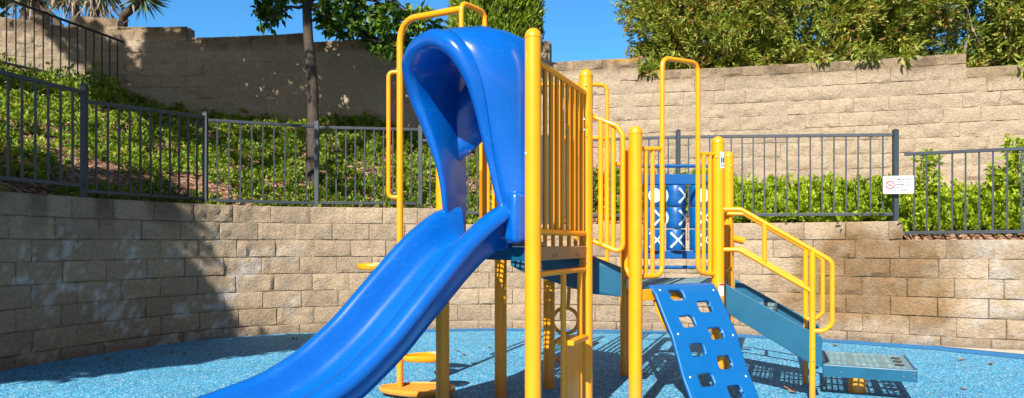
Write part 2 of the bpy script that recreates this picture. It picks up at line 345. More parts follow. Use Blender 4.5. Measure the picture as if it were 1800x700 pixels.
def block_wall(name, path, tops, zb, ch, bl, tint, label, part_cat='wall'):
    """tops: list of (start arc, height) ; one course of blocks after the other, each block a rough pillowed face"""
    tops = sorted(tops)
    def top(d):
        h = tops[0][1]
        for a, z in tops:
            if d >= a - 1e-6: h = z
        return h
    zmax = max(z for _, z in tops); verts = []; faces = []; cols = []
    NX, NZ = 12, 6; gap = 0.0015 if name == 'terrace_wall' else 0.003
    # solid body behind the faces
    body = MB(); segs = [a for a, _ in tops] + [path.len]; segs[0] = 0
    for i in range(len(tops)):
        a, b, z = segs[i], segs[i + 1], tops[i][1]
        n = max(2, int((b - a) / 0.25)); rows = []
        for k in range(n + 1):
            p, t, nn = path.frame(a + (b - a) * k / n)
            q0, q1 = p + nn * -0.04, p - nn * 0.24
            rows.append([q0 + Vector((0, 0, zb - 0.2)), q0 + Vector((0, 0, z - 0.004)), q1 + Vector((0, 0, z - 0.004)), q1 + Vector((0, 0, zb - 0.2))])
        body.grid(rows, True); o = len(body.v) - len(rows) * 4
        body.f += [(o, o + 1, o + 2, o + 3), tuple(len(body.v) - 4 + j for j in (3, 2, 1, 0))]
    nrow = int((zmax - zb) / ch) + 2
    for r in range(nrow):
        zt = zmax - r * ch
        if zt < zb: break
        d = -bl * (0.5 if r % 2 else 0.0) + random.uniform(-.03, .03); todo = []
        while d < path.len:
            ln = bl * random.uniform(0.97, 1.03); a, b = max(d, 0), min(d + ln, path.len); d += ln
            cut = [t_ for t_, _ in tops if a + .01 < t_ < b - .01 and zt > min(top(t_ - .02), top(t_ + .02)) + .03]
            todo += [(a, cut[0]), (cut[0], b)] if cut else [(a, b)]
        for a, b in todo:
            if b - a < 0.04: continue
            h = top((a + b) / 2)
            if zt - ch > h - 0.035: continue
            z1, z0 = min(zt, h), zt - ch
            tn = random.gauss(1, 0.075); rough = random.uniform(0.7, 1.35); sx = random.uniform(-.006, .006); seed = random.uniform(0, 50)
            o = len(verts)
            for j in range(NZ + 1):
                for i in range(NX + 1):
                    # edges pinched together so that the joint stays narrow
                    u = i / NX; v = j / NZ
                    u = 0.0 if i == 0 else 1.0 if i == NX else 0.014 + 0.972 * (i - 1) / (NX - 2)
                    v = 0.0 if j == 0 else 1.0 if j == NZ else 0.035 + 0.93 * (j - 1) / (NZ - 2)
                    dd = a + gap / 2 + (b - a - gap) * u; zz = z0 + gap / 2 + (z1 - z0 - gap) * v
                    if j == 1: zz += max(0, .016 * fbm((dd * 1.0, seed, 1), 9))
                    if j == NZ - 1: zz -= max(0, .016 * fbm((dd * 1.0, seed, 4), 9))
                    if i == 1: dd += max(0, .016 * fbm((zz, seed, 7), 9))
                    if i == NX - 1: dd -= max(0, .016 * fbm((zz, seed, 9), 9))
                    p, t, nn = path.frame(dd)
                    edge = min(min(u, 1 - u) * bl, min(v, 1 - v) * ch)
                    pil = min(1, edge / 0.03) ** 0.6
                    q = (p.x + seed, p.y, zz)
                    n1 = fbm(q, 4.5); n2 = noise.cell(Vector(q) * 9) * .25 + fbm(q, 11, 4)
                    rel = 0.002 + pil * (0.010 + rough * (0.022 * n1 + 0.020 * n2)) + sx; rel = max(rel, -0.022)
                    if i in (0, NX) or j in (0, NZ): rel = (0.001 if name == 'terrace_wall' else -0.003) + .006 * fbm(q, 12)
                    verts.append((p.x + nn.x * rel, p.y + nn.y * rel, zz))
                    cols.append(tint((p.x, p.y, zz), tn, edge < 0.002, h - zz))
            for j in range(NZ):
                for i in range(NX):
                    k = o + j * (NX + 1) + i; faces.append((k, k + 1, k + NX + 2, k + NX + 1))
    nb = len(body.v); allv = body.v + verts
    allf = body.f + [tuple(i + nb for i in f) for f in faces]
    me = bpy.data.meshes.new(name); me.from_pydata(allv, [], allf)
    at = me.attributes.new('col', 'FLOAT_COLOR', 'POINT')
    jc = (0.36, 0.29, 0.21)
    buf = np.array([(*jc, 1)] * nb + [(*c, 1) for c in cols], dtype=np.float32)
    at.data.foreach_set('color', buf.ravel())
    me.polygons.foreach_set('use_smooth', [False] * nb_faces(body) + [True] * len(faces)); me.set_sharp_from_angle(angle=R(28))
    o = bpy.data.objects.new(name, me); C.objects.link(o); me.materials.append(M['block'])
    return tag(o, label, 'wall')
def nb_faces(b): return len(b.f)
def sm(a, b, x):
    t = min(1, max(0, (x - a) / (b - a))); return t * t * (3 - 2 * t)
def tint_low(p, tn, joint, down):
    x, y, z = p
    base = np.array((0.48, 0.362, 0.248)) * tn
    base = base * (0.94 + 0.16 * fbm((x, y, z), 1.1))
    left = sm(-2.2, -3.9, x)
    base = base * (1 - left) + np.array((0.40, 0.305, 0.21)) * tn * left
    # pale lime bloom low on the left-hand blocks and round a few joints
    e = fbm((x + 9, y, z * 1.4), 2.6, 4) + 0.8 * fbm((x, y, z), 14, 3)
    k = sm(0.18, 0.55, e) * (0.85 * left + 0.35 * sm(3.6, 4.6, x)) * sm(1.45, 1.0, z)
    base = base * (1 - k) + np.array((0.60, 0.58, 0.56)) * k
    if joint: base = base * (0.92 + 0.35 * sm(0.1, 0.4, fbm((x, y, z), 3)))
    # brown damp patch on the right
    cx = 4.0; q = ((x - cx) / 0.75) ** 2 + ((z - 0.70) / 0.56) ** 2
    s = sm(1.7, 0.3, q + 0.9 * fbm((x, y, z), 2.6, 5)) * (1.0 + .5 * fbm((x, y, z), 7, 3)); s = min(1, max(0, s))
    base = base * (1 - s) + base * np.array((0.62, 0.50, 0.37)) * s
    # dark drip stains under the cap on the left
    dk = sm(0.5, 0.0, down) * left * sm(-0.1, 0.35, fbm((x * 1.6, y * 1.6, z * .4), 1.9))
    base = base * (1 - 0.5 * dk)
    soil = sm(0.16, 0.0, z) * 0.35
    return tuple(np.clip(base * (1 - soil), 0.02, 0.8))
def tint_up(p, tn, joint, down):
    x, y, z = p
    base = np.array((0.475, 0.375, 0.272)) * (0.5 + 0.5 * tn)
    base = base * (0.96 + 0.12 * fbm((x, y, z), 0.9))
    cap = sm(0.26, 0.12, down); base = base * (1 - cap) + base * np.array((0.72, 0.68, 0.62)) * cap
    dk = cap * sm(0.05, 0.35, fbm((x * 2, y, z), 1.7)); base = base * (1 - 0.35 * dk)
    if 1.3 < x < 2.35 and down < 0.1: 
        k = 0.6 * sm(1.3, 1.8, x) * sm(0.1, 0.02, down); base = base * (1 - k) + np.array((0.50, 0.26, 0.03)) * k
    if joint: base = base * 1.15
    return tuple(np.clip(base, 0.02, 0.8))
low_tops = [(0, 1.58), (LOW.of_px(780), 1.37), (LOW.of_px(1590), 1.16)]
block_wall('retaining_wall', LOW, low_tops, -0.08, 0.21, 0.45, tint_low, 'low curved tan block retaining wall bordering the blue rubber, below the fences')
up_tops = [(0, 4.9), (UP.of_px(55), 5.08), (UP.of_px(85), 4.86), (UP.of_px(140), 5.06), (UP.of_px(210), 4.92), (UP.of_px(330), 4.72), (UP.of_px(540), 4.55), (UP.of_px(720), 4.34), (UP.of_px(972), 4.0), (UP.of_px(1127), 3.79), (UP.of_px(1705), 3.585)]
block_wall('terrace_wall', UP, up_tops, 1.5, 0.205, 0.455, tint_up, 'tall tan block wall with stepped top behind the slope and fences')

# ------------------------------------------------------------------ ground
def sheet(name, poly, z, mat, kind='structure'):
    mb = MB().add([(x, y, z) for x, y in poly], [tuple(range(len(poly)))])
    return tag(obj(name, mb, mat, smooth=0), kind=kind)
sheet('ground', [(-600, -600), (600, -600), (600, 900), (-600, 900)], -0.30, 'mulch')
lowpts = [LOW.at(d) for d in np.linspace(0, LOW.len, 90)]
sheet('rubber_surface', [(-4.9, -14)] + lowpts + [(10, -14)], 0.0, 'rubber')
def strip(name, d0, d1, o0, o1, z, mat):
    rows = []
    for d in np.linspace(d0, d1, 60):
        p, t, n = LOW.frame(d)
        a = o0(d) if callable(o0) else o0; b = o1(d) if callable(o1) else o1
        rows.append([p + n * a + Vector((0, 0, z)), p + n * b + Vector((0, 0, z))])
    return tag(obj(name, MB().grid(rows), mat, smooth=0), kind='structure')
dc = LOW.of_px(1645)
apron = lambda d: max(-0.02, (d - dc) * 0.40)
strip('rubber_border', LOW.of_px(700), LOW.len, lambda d: max(-0.02, apron(d) - 0.02), lambda d: apron(d) + 0.27 + 0.07 * sm(dc - 2, dc + .5, d), 0.004, 'border')
strip('concrete_apron', dc, LOW.len, -0.02, lambda d: apron(d), 0.008, 'concrete')

# planted slope between the two walls
FOOT = [(-400, 4.2), (0, 3.86), (100, 3.80), (215, 3.72), (300, 3.42), (450, 3.25), (650, 3.12), (800, 2.75), (1000, 2.2), (1300, 1.95), (1800, 1.85), (2300, 1.85)]
START = [(-400, 1.58), (770, 1.55), (790, 1.33), (1585, 1.33), (1600, 1.12), (2300, 1.12)]
def hill_pt(px, v):
    a = LOW.at(LOW.of_px(px)); b = UP.at(UP.of_px(px))
    x, y = a[0] + (b[0] - a[0]) * v, a[1] + (b[1] - a[1]) * v
    z0 = np.interp(px, *zip(*START)); z1 = np.interp(px, *zip(*FOOT))
    s = 0.04 + 0.96 * (v * 0.55 + 0.45 * sm(0.02, 0.98, v)) if v > 0.06 else 0.04 * v / 0.06
    z = z0 + (z1 - z0) * max(0, (v - 0.12) / 0.88) ** 0.9
    z += 0.05 * fbm((x, y, 0), 1.3) * min(1, v * 5) + 0.03 * fbm((x, y, 3), 5) * min(1, v * 6)
    return Vector((x, y, z))
rows = [[hill_pt(px, 0.02 + 0.98 * k / 40) for px in np.linspace(-330, 2150, 190)] for k in range(41)]
tag(obj('planted_slope', MB().grid(rows), 'mulch', smooth=180), kind='structure')
rows = []
for d in np.linspace(0, UP.len, 60):
    p, t, n = UP.frame(d); px = 900 + F_PX * p.x / max(p.y, 1)
    z = np.interp(px, [-2000, 200, 700, 1000, 3000], [4.6, 4.5, 4.1, 3.6, 3.3])
    q = Vector((p.x, p.y, 0)).normalized()
    rows.append([p - n * 0.2 + Vector((0, 0, z)), p + q * 6 + Vector((0, 0, z + .1)), p + q * 30 + Vector((0, 0, z - 1)), p + q * 160 + Vector((0, 0, z - 8))])
tag(obj('upper_terrain', MB().grid(rows), 'mulch', smooth=180), kind='structure')

# ------------------------------------------------------------------ fences
def fence(name, label, posts, bays, pitch=0.126, mat='fence', bare=()):
    """posts: (x, y, zbottom, ztop); bays: (top_start, top_end, bottom_start, bottom_end) between neighbours"""
    root = thing(name, (posts[0][0], posts[0][1], posts[0][2]), label, 'fence', 'dark metal picket fences round the playground')
    for k_, (x, y, z0, z1) in enumerate(posts):
        if k_ in bare: continue
        mb = MB().box((x, y, (z0 + z1) / 2), (0.052, 0.052, z1 - z0))
        mb.add([(x - .03, y - .03, z1), (x + .03, y - .03, z1), (x + .03, y + .03, z1), (x - .03, y + .03, z1), (x, y, z1 + .02)], [(0, 1, 2, 3), (0, 1, 4), (1, 2, 4), (2, 3, 4), (3, 0, 4)])
        obj('post', mb, mat, root, 0)
    for (a, b, (t0, t1, b0, b1)) in zip(posts, posts[1:], bays):
        A, B = Vector((a[0], a[1], 0)), Vector((b[0], b[1], 0)); d = (B - A).normalized(); L = (B - A).length
        A2, B2 = A + d * .027, B - d * .027
        for z0, z1, in ((t0, t1), (b0, b1)):
            obj('rail', MB().beam(A2 + Vector((0, 0, z0)), B2 + Vector((0, 0, z1)), 0.034, 0.036), mat, root, 0, bevel=0.003)
        n = max(2, round(L / pitch)); mb = MB()
        for k in range(1, n):
            u = k / n; p = A.lerp(B, u); zt = t0 + (t1 - t0) * u - .019; zb = b0 + (b1 - b0) * u + .019
            mb.box((p.x, p.y, (zt + zb) / 2), (0.017, 0.017, zt - zb), d)
        obj('picket_panel', mb, mat, root, 0)
    return root
def fp(px, s, z0, z1): return (*pt(px, s), z0, z1)
fence('picket_fence', 'dark grey picket fence curving along the wall below the planted slope on the left',
      [fp(-420, 262, 1.5, 2.72), fp(148, 175, 1.5, 2.715), fp(361, 144.5, 1.5, 2.71), fp(557, 136, 1.5, 2.70), fp(739, 132, 1.5, 2.69), fp(955, 131, 1.3, 2.56)],
      [(2.66, 2.635, 1.715, 1.70), (2.545, 2.655, 1.645, 1.655), (2.62, 2.63, 1.645, 1.64), (2.62, 2.635, 1.645, 1.65), (2.49, 2.49, 1.53, 1.52)])
fence('picket_fence', 'dark grey picket fence in front of the low hedge, between playset and no smoking sign',
      [fp(962, 131.5, 1.3, 2.55), fp(1192, 139, 1.3, 2.545), fp(1574, 153.5, 1.1, 2.415)],
      [(2.485, 2.465, 1.49, 1.475), (2.465, 2.365, 1.475, 1.455)])
p3 = pt(1574, 153.5)
fence('picket_fence', 'lower section of dark grey picket fence right of the no smoking sign',
      [(p3[0] + 0.06, p3[1] - 0.02, 1.1, 2.14), fp(1960, 180, 1.1, 2.16), fp(2250, 196, 1.1, 2.16)],
      [(2.135, 2.09, 1.24, 1.245), (2.09, 2.07, 1.245, 1.25)], bare=(0,))
fence('picket_fence', 'shade-darkened picket fence climbing the slope in front of the stepped wall, at upper left',
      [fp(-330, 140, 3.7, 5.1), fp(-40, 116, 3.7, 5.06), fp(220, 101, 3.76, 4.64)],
      [(5.0, 5.0, 4.0, 3.98), (4.98, 4.62, 3.95, 3.78)], pitch=0.12, mat='fence_shaded', bare=(2,))

# no-smoking sign
def text_mesh(body, size):
    cu = bpy.data.curves.new('t', 'FONT'); cu.body = body; cu.size = size; cu.align_x = 'CENTER'; cu.align_y = 'CENTER'; cu.space_line = 0.9; cu.offset = 0.0011
    ob = bpy.data.objects.new('t', cu); C.objects.link(ob); bpy.context.view_layer.update()
    me = bpy.data.meshes.new_from_object(ob.evaluated_get(bpy.context.evaluated_depsgraph_get()))
    mb = MB(); mb.v = [tuple(v.co) for v in me.vertices]; mb.f = [tuple(p.vertices) for p in me.polygons]
    bpy.data.objects.remove(ob); bpy.data.curves.remove(cu); bpy.data.meshes.remove(me); return mb
cs = W(1576, 325.5, 154.5) + Vector((0, -0.035, 0))
sign = thing('no_smoking_sign', cs, 'white no smoking sign fixed to the fence post', 'sign')
yaw = R(-12); ux = Vector((math.cos(yaw), math.sin(yaw), 0)); un = Vector((math.sin(yaw), -math.cos(yaw), 0)); uz = Vector((0, 0, 1))
def on_sign(mb, x, z, d): 
    mb.v = [tuple(cs + ux * (v[0] + x) + uz * (v[1] + z) + un * d) for v in mb.v]; return mb
w2, h2 = 0.160, 0.101; cr = [(sx * (w2 - .012) + .012 * math.cos(R(a)), sz * (h2 - .012) + .012 * math.sin(R(a))) for sx, sz, st in ((1, 1, 0), (-1, 1, 90), (-1, -1, 180), (1, -1, 270)) for a in range(st, st + 91, 30)]
obj('plate', MB().prism([cs + ux * x + uz * z for x, z in cr], -un * 0.003 * -1), 'white', sign, 30)
def ring(r0, r1, n=36): 
    mb = MB(); mb.grid([[(r * math.cos(2 * math.pi * k / n), r * math.sin(2 * math.pi * k / n), 0) for k in range(n)] for r in (r0, r1)], True); return mb
fr = MB()
for x0, x1, z0, z1 in ((-w2 + .006, w2 - .006, h2 - .009, h2 - .006), (-w2 + .006, w2 - .006, -h2 + .006, -h2 + .009), (-w2 + .006, -w2 + .009, -h2 + .009, h2 - .009), (w2 - .009, w2 - .006, -h2 + .009, h2 - .009)):
    fr.add([(x0, z0, 0), (x1, z0, 0), (x1, z1, 0), (x0, z1, 0)], [(0, 1, 2, 3)])
obj('border_line', on_sign(fr, 0, 0, 0.0042), 'greyprint', sign, 0)
rg = ring(0.038, 0.050); a = R(-38)
rg.add([(c * math.cos(a) - s * math.sin(a), c * math.sin(a) + s * math.cos(a), 0) for c, s in ((-.043, -.004), (.043, -.004), (.043, .004), (-.043, .004))], [(0, 1, 2, 3)])
obj('prohibition_ring', on_sign(rg, -0.086, 0, 0.0056), 'red', sign, 0)
cg = MB(); cg.add([(-.032, -.007, 0), (.018, -.007, 0), (.018, .003, 0), (-.032, .003, 0)], [(0, 1, 2, 3)])
cg.add([(.021, -.007, 0), (.029, -.007, 0), (.029, .003, 0), (.021, .003, 0)], [(0, 1, 2, 3)])
cg.add([(.019, .006, 0), (.022, .006, 0), (.025, .018, 0), (.022, .018, 0)], [(0, 1, 2, 3)]); cg.add([(.024, .006, 0), (.027, .006, 0), (.032, .015, 0), (.029, .017, 0)], [(0, 1, 2, 3)])
obj('cigarette', on_sign(cg, -0.086, 0, 0.0044), 'greyprint', sign, 0)
obj('lettering', on_sign(text_mesh('SMOKING\nIS NOT\nPERMITTED\nIN TOT LOT\nAREA', 0.0335), 0.056, 0.0, 0.0044), 'greyprint', sign, 0)
for x, z in ((-.15, .085), (.15, .085), (-.15, -.085), (.15, -.085)):
    bl = MB().add([cs + ux * (x + .004 * math.cos(k)) + uz * (z + .004 * math.sin(k)) + un * .0065 for k in np.linspace(0, 6.28, 9)[:-1]], [tuple(range(8))])
    obj('rivet', bl, 'bolt', sign, 0)

# ------------------------------------------------------------------ the play structure
P0, P1, P2, P7, L1 = pt(778, 268), pt(937, 326), pt(1030, 264), pt(880, 240), pt(965, 227)
P3, P4, P5, P6 = pt(1117, 268), pt(1262, 242), pt(1280, 208), pt(1099, 206)
DU, DL = 1.10, 0.83
play = thing('play_structure', (0.5, 4.6, 0), 'yellow and blue playground structure with slide, decks, steps and climbers on blue rubber', 'play structure')
def V(p, z): return Vector((p[0], p[1], z))
YR = 0.0445
def post(p, ztop, r=YR, name='post', z0=0.0):
    o = obj(name, MB().lathe((p[0], p[1], 0), [(r, z0 - .05), (r, ztop - .052)]), 'yellow', play)
    prof = [(r + .0012, ztop - .055), (r + .0022, ztop - .05), (r + .0012, ztop - .043)] + [(r * math.cos(R(a)), ztop - .043 + .043 * math.sin(R(a))) for a in range(8, 90, 9)]
    obj('cap', MB().lathe((p[0], p[1], 0), prof), 'yellow', o)
    return o
po = {}
for k, p, z in (('0', P0, 2.22), ('1', P1, 2.28), ('2', P2, 2.28), ('7', P7, 2.18), ('3', P3, 1.89), ('4', P4, 1.897), ('5', P5, 1.90), ('6', P6, 1.86)):
    po[k] = post(p, z)
obj('deck_leg', MB().lathe((*L1, 0), [(YR, -.05), (YR, 1.0)]), 'yellow', play)
def bolts(parent, pts, nrm, r=0.0075):
    for p in pts:
        mb = MB(); n = Vector(nrm).normalized(); a = n.orthogonal().normalized(); b = n.cross(a); p = Vector(p)
        rows = [[p + n * h + (a * math.cos(2 * math.pi * k / 10) + b * math.sin(2 * math.pi * k / 10)) * q for k in range(10)] for q, h in ((r, 0), (r * .9, .004), (r * .45, .006))]
        mb.grid(rows, True); o = len(mb.v) - 10; mb.f.append(tuple(o + k for k in range(10)))
        obj('bolt', mb, 'bolt', parent)
tocam = (-0.15, -1, 0)
bolts(po['2'], [Vector((P2[0] - .004, P2[1] - YR, z)) for z in (2.16, 1.09, 0.99)], tocam)
bolts(po['4'], [Vector((P4[0] - .02, P4[1] - YR * .93, z)) for z in (1.74,)], tocam)
bolts(po['5'], [Vector((P5[0] + .012, P5[1] - YR * .98, z)) for z in (1.77, 0.9)], tocam)
def cyl_patch(p, r, a0, a1, z0, z1, n=8):
    mb = MB(); rows = [[(p[0] + r * math.cos(a), p[1] + r * math.sin(a), z) for a in np.linspace(a0, a1, n)] for z in (z0, z1)]
    return mb.grid(rows)
def zat(py, s): return EYE - (py - HZ) / s
obj('sticker', cyl_patch(P4, YR + .001, R(-85), R(-35), zat(296, 243), zat(268, 243)), 'white', po['4'])['label'] = 'white age sticker with blue figures'
for (a0, a1, y0, y1) in ((-81, -66, 287, 277), (-62, -48, 286, 278), (-47, -41, 288, 276), (-80, -44, 292, 290.5)):
    obj('sticker_print', cyl_patch(P4, YR + .002, R(a0), R(a1), zat(y0, 243), zat(y1, 243)), 'blueprint', po['4'])
obj('sticker', cyl_patch(P4, YR + .001, R(-100), R(-45), zat(520, 243), zat(498, 243)), 'white', po['4'])['label'] = 'white warning sticker with red heading'
obj('sticker_print', cyl_patch(P4, YR + .002, R(-98), R(-47), zat(502, 243), zat(498.5, 243)), 'red', po['4'])
obj('sticker', cyl_patch(P1, YR + .001, R(-180), R(-140), zat(271.5, 326), zat(268.5, 326)), 'white', po['1'])

# perforated deck plates
def perf(poly, z, pitch, hole, u, thick=0.006, skip=None):
    """plate with rounded slots over a plan polygon, built as frames round every hole"""
    u = Vector((*u, 0)).normalized(); v = Vector((-u.y, u.x, 0)); P = [Vector((*p, 0)) for p in poly]
    us = [p.dot(u) for p in P]; vs = [p.dot(v) for p in P]; mb = MB(); pu, pv = pitch; hu, hv = hole
    def inside(q):
        c = False
        for i in range(len(P)):
            a, b = P[i], P[i - 1]
            if (a.y > q.y) != (b.y > q.y) and q.x < (b.x - a.x) * (q.y - a.y) / (b.y - a.y) + a.x: c = not c
        return c
    zf = z if callable(z) else (lambda q: z)
    i0, j0 = min(us), min(vs); ni, nj = int((max(us) - i0) / pu) + 1, int((max(vs) - j0) / pv) + 1
    for i in range(ni):
        for j in range(nj):
            cu_, cv_ = i0 + (i + .5) * pu, j0 + (j + .5) * pv
            if not inside(u * cu_ + v * cv_): continue
            solid = skip(i, j) if skip else False
            out = [(-pu / 2, -pv / 2), (pu / 2, -pv / 2), (pu / 2, pv / 2), (-pu / 2, pv / 2)]
            inn = [(-hu / 2, -hv / 2), (hu / 2, -hv / 2), (hu / 2, hv / 2), (-hu / 2, hv / 2)]
            def q(a, dz=0): 
                s_ = u * (cu_ + a[0]) + v * (cv_ + a[1]); return Vector((s_.x, s_.y, zf(s_) + dz))
            if solid:
                mb.add([q(a) for a in out], [(0, 1, 2, 3)]); continue
            mb.add([q(a) for a in out] + [q(a) for a in inn] + [q(a, -thick) for a in inn], [(k, (k + 1) % 4, 4 + (k + 1) % 4, 4 + k) for k in range(4)] + [(4 + k, 4 + (k + 1) % 4, 8 + (k + 1) % 4, 8 + k) for k in range(4)])
    return mb
def lip(poly, z1, h, wd=0.035):
    """folded edge of a deck: outer skirt and flat rim"""
    n = len(poly); c = Vector((sum(p[0] for p in poly) / n, sum(p[1] for p in poly) / n, 0)); mb = MB()
    out = [Vector((*p, 0)) for p in poly]
    inn = [p + (c - p).normalized() * wd for p in out]
    rows = [[p + Vector((0, 0, z1 - h)) for p in out], [p + Vector((0, 0, z1)) for p in out], [p + Vector((0, 0, z1)) for p in inn], [p + Vector((0, 0, z1 - h)) for p in inn]]
    rows.append(rows[0]); mb.grid(rows, True); return mb
def shrink(poly, k):
    n = len(poly); cx = sum(p[0] for p in poly) / n; cy = sum(p[1] for p in poly) / n
    return [(cx + (x - cx) * k, cy + (y - cy) * k) for x, y in poly]
grp = lambda i, j: (i % 7 == 6) or (j % 6 == 5)
up_poly = [P0, P1, P2, (L1[0] + .12, L1[1] - .1), P7]
dk = obj('deck', perf(shrink(up_poly, .97), DU - .004, (.048, .034), (.036, .021), (P2[0] - P1[0], P2[1] - P1[1]), skip=grp), 'teal', play, 0)
obj('deck_edge', lip(up_poly, DU - .001, 0.075), 'teal', dk, 0, bevel=.004)
e12 = Vector((P2[0] - P1[0], P2[1] - P1[1], 0)); n12 = Vector((e12.y, -e12.x, 0)).normalized(); e12n = e12.normalized()
tb = obj('deck_board', MB().beam(V(P1, DU - .036) + n12 * .008 + e12n * .05, V(P2, DU - .036) + n12 * .008 - e12n * .05, 0.02, 0.078), 'tan', dk, 0, bevel=.004)
for u in (.28, .34, .72, .78):
    obj('board_slot', MB().add([V(P1, 0) + e12 * u + n12 * .0195 + Vector((0, 0, DU - .052 + dz)) + e12n * du for du, dz in ((-.008, -.012), (.008, -.012), (.008, .012), (-.008, .012))], [(0, 1, 2, 3)]), 'greyprint', tb, 0)
lo_poly = [P3, P4, P5, P6]
dk2 = obj('deck', perf(shrink(lo_poly, .965), DL - .004, (.050, .036), (.037, .022), (P6[0] - P5[0], P6[1] - P5[1]), skip=grp), 'deckgrey', play, 0)
obj('deck_edge', lip(lo_poly, DL - .001, 0.075), 'teal', dk2, 0, bevel=.004)

# ramp from the upper deck down to the lower one
def plate(poly, off, name, mat, parent, bevel=.004): return obj(name, MB().prism(poly, off), mat, parent, 0, bevel=bevel)
ra = [W(898, 448, 250), W(898, 467, 250), W(922, 480, 251), W(1040, 517, 254), W(1092, 522, 256), W(1092, 470, 256), W(1040, 449, 254)]
ramp_o = plate(ra, (0.0, 0.02, 0), 'ramp', 'teal', play)
ra2 = [v + Vector((0.02, 0.72, 0)) for v in ra]
plate(ra2, (0.0, 0.02, 0), 'ramp_side', 'teal', ramp_o)
A_, B_ = ra[0], ra[4]
rp = [(A_.x, A_.y + .02), (B_.x, B_.y + .02), (B_.x + .02, B_.y + .72), (A_.x + .02, A_.y + .72)]
obj('ramp_floor', perf(rp, lambda q: 0.965 - (q.x - A_.x) / (B_.x - A_.x) * 0.15, (.05, .036), (.034, .022), (1, 0), skip=grp), 'teal', ramp_o, 0)

# guard panels and rails
def tubeobj(name, paths, r, parent=None, mat='yellow', n=12):
    mb = MB()
    for p in paths: mb.tube(p, r, n)
    return obj(name, mb, mat, parent or play)
def lerp2(a, b, u): return (a[0] + (b[0] - a[0]) * u, a[1] + (b[1] - a[1]) * u)
TR = 0.0165
gt, gb = 2.115, 1.185
paths = [[V(lerp2(P1, P2, .05), gt), V(lerp2(P1, P2, .95), gt)], [V(lerp2(P1, P2, .05), gb), V(lerp2(P1, P2, .95), gb)]]
g12 = tubeobj('guard_rail', paths[:1], 0.019); tubeobj('bottom_rail', paths[1:], 0.019, g12)
tubeobj('picket_panel', [[V(lerp2(P1, P2, u), gb), V(lerp2(P1, P2, u), gt)] for u in np.linspace(0.09, 0.91, 9)], 0.0135, g12)
bolts(g12, [V(lerp2(P1, P2, .9), z) + n12 * .018 for z in (1.93, 1.86)], n12)
# under-deck frame and play panel between the same posts
ub = 0.95
q_ = lambda u, z: V(lerp2(P1, P2, u), z)
fu = tubeobj('lower_frame', [[q_(.05, ub), q_(.95, ub)], [q_(.52, ub), q_(.52, -.03)], [q_(.86, ub), q_(.86, -.03)]], TR * 1.05)
pp = [q_(.56, -.03), q_(.82, -.03), q_(.82, .50), q_(.56, .50)]
obj('play_panel', MB().prism([v - n12 * .012 for v in pp], n12 * .024), 'yellow', play, 0, bevel=.005)
obj('shelf', MB().prism([q_(.54, .50) - n12 * .05, q_(.86, .50) - n12 * .05, q_(.86, .50) + n12 * .06, q_(.54, .50) + n12 * .06], (0, 0, .03)), 'yellow', play, 0, bevel=.004)

# rail from P2 down to P3 along the ramp
def rpt(px, py, s): return W(px, py, s)
r23 = fillet([rpt(1036, 200, 263), rpt(1046, 207, 263), rpt(1085, 222, 266), rpt(1095, 238, 267), rpt(1095, 446, 267), rpt(1040, 423, 263)], .05)
tubeobj('guard_rail', [r23] + [[rpt(x, y0, 264.5), rpt(x, y1, 264.5)] for x, y0, y1 in ((1056, 211, 430), (1067, 214, 435), (1078, 219, 439))], TR)
h3 = fillet([rpt(1117, 262, 266), rpt(1108, 260, 264), rpt(1101, 270, 262), rpt(1101, 472, 262), rpt(1108, 487, 264), rpt(1117, 488, 266)], .04)
tubeobj('guard_rail', [h3, [rpt(1109, 262, 264), rpt(1109, 487, 264)], [rpt(1080, 289, 262), rpt(1097, 289, 262)]], TR * .9)
# guard on the far side of the ramp
sb = 217
paths = [fillet([rpt(846, 430, sb), rpt(846, 149, sb), rpt(1067, 149, sb), rpt(1067, 470, sb)], .06), [rpt(846, 300, sb), rpt(846, 425, sb)], [rpt(846, 428, sb), rpt(1067, 458, sb)], [rpt(985, 243, sb), rpt(1067, 243, sb)]]
paths += [[rpt(x, 150, sb), rpt(x, 430 + (x - 846) * .12, sb)] for x in (858, 868, 958, 972, 986, 1000, 1012, 1024)]
tubeobj('guard_rail', paths, TR)
# guards with the tall hoop over the climber opening
o34 = tubeobj('entry_hoop', [fillet([rpt(1117, 487, 266), rpt(1164, 485, 259), rpt(1164, 102, 259), rpt(1227, 111, 247), rpt(1227, 480, 247), rpt(1262, 482, 242)], .075)], TR * 1.02)
tubeobj('picket_panel', [[rpt(1117, 262, 266), rpt(1163, 262, 259)], [rpt(1135, 262, 263), rpt(1135, 487, 263)], [rpt(1147, 262, 261), rpt(1147, 486, 261)]], TR * .9, o34)
tubeobj('picket_panel', [[rpt(1227, 270, 247), rpt(1262, 272, 242)], [rpt(1237, 271, 246), rpt(1237, 480, 246)], [rpt(1248, 271, 244), rpt(1248, 481, 244)]], TR * .9, o34)

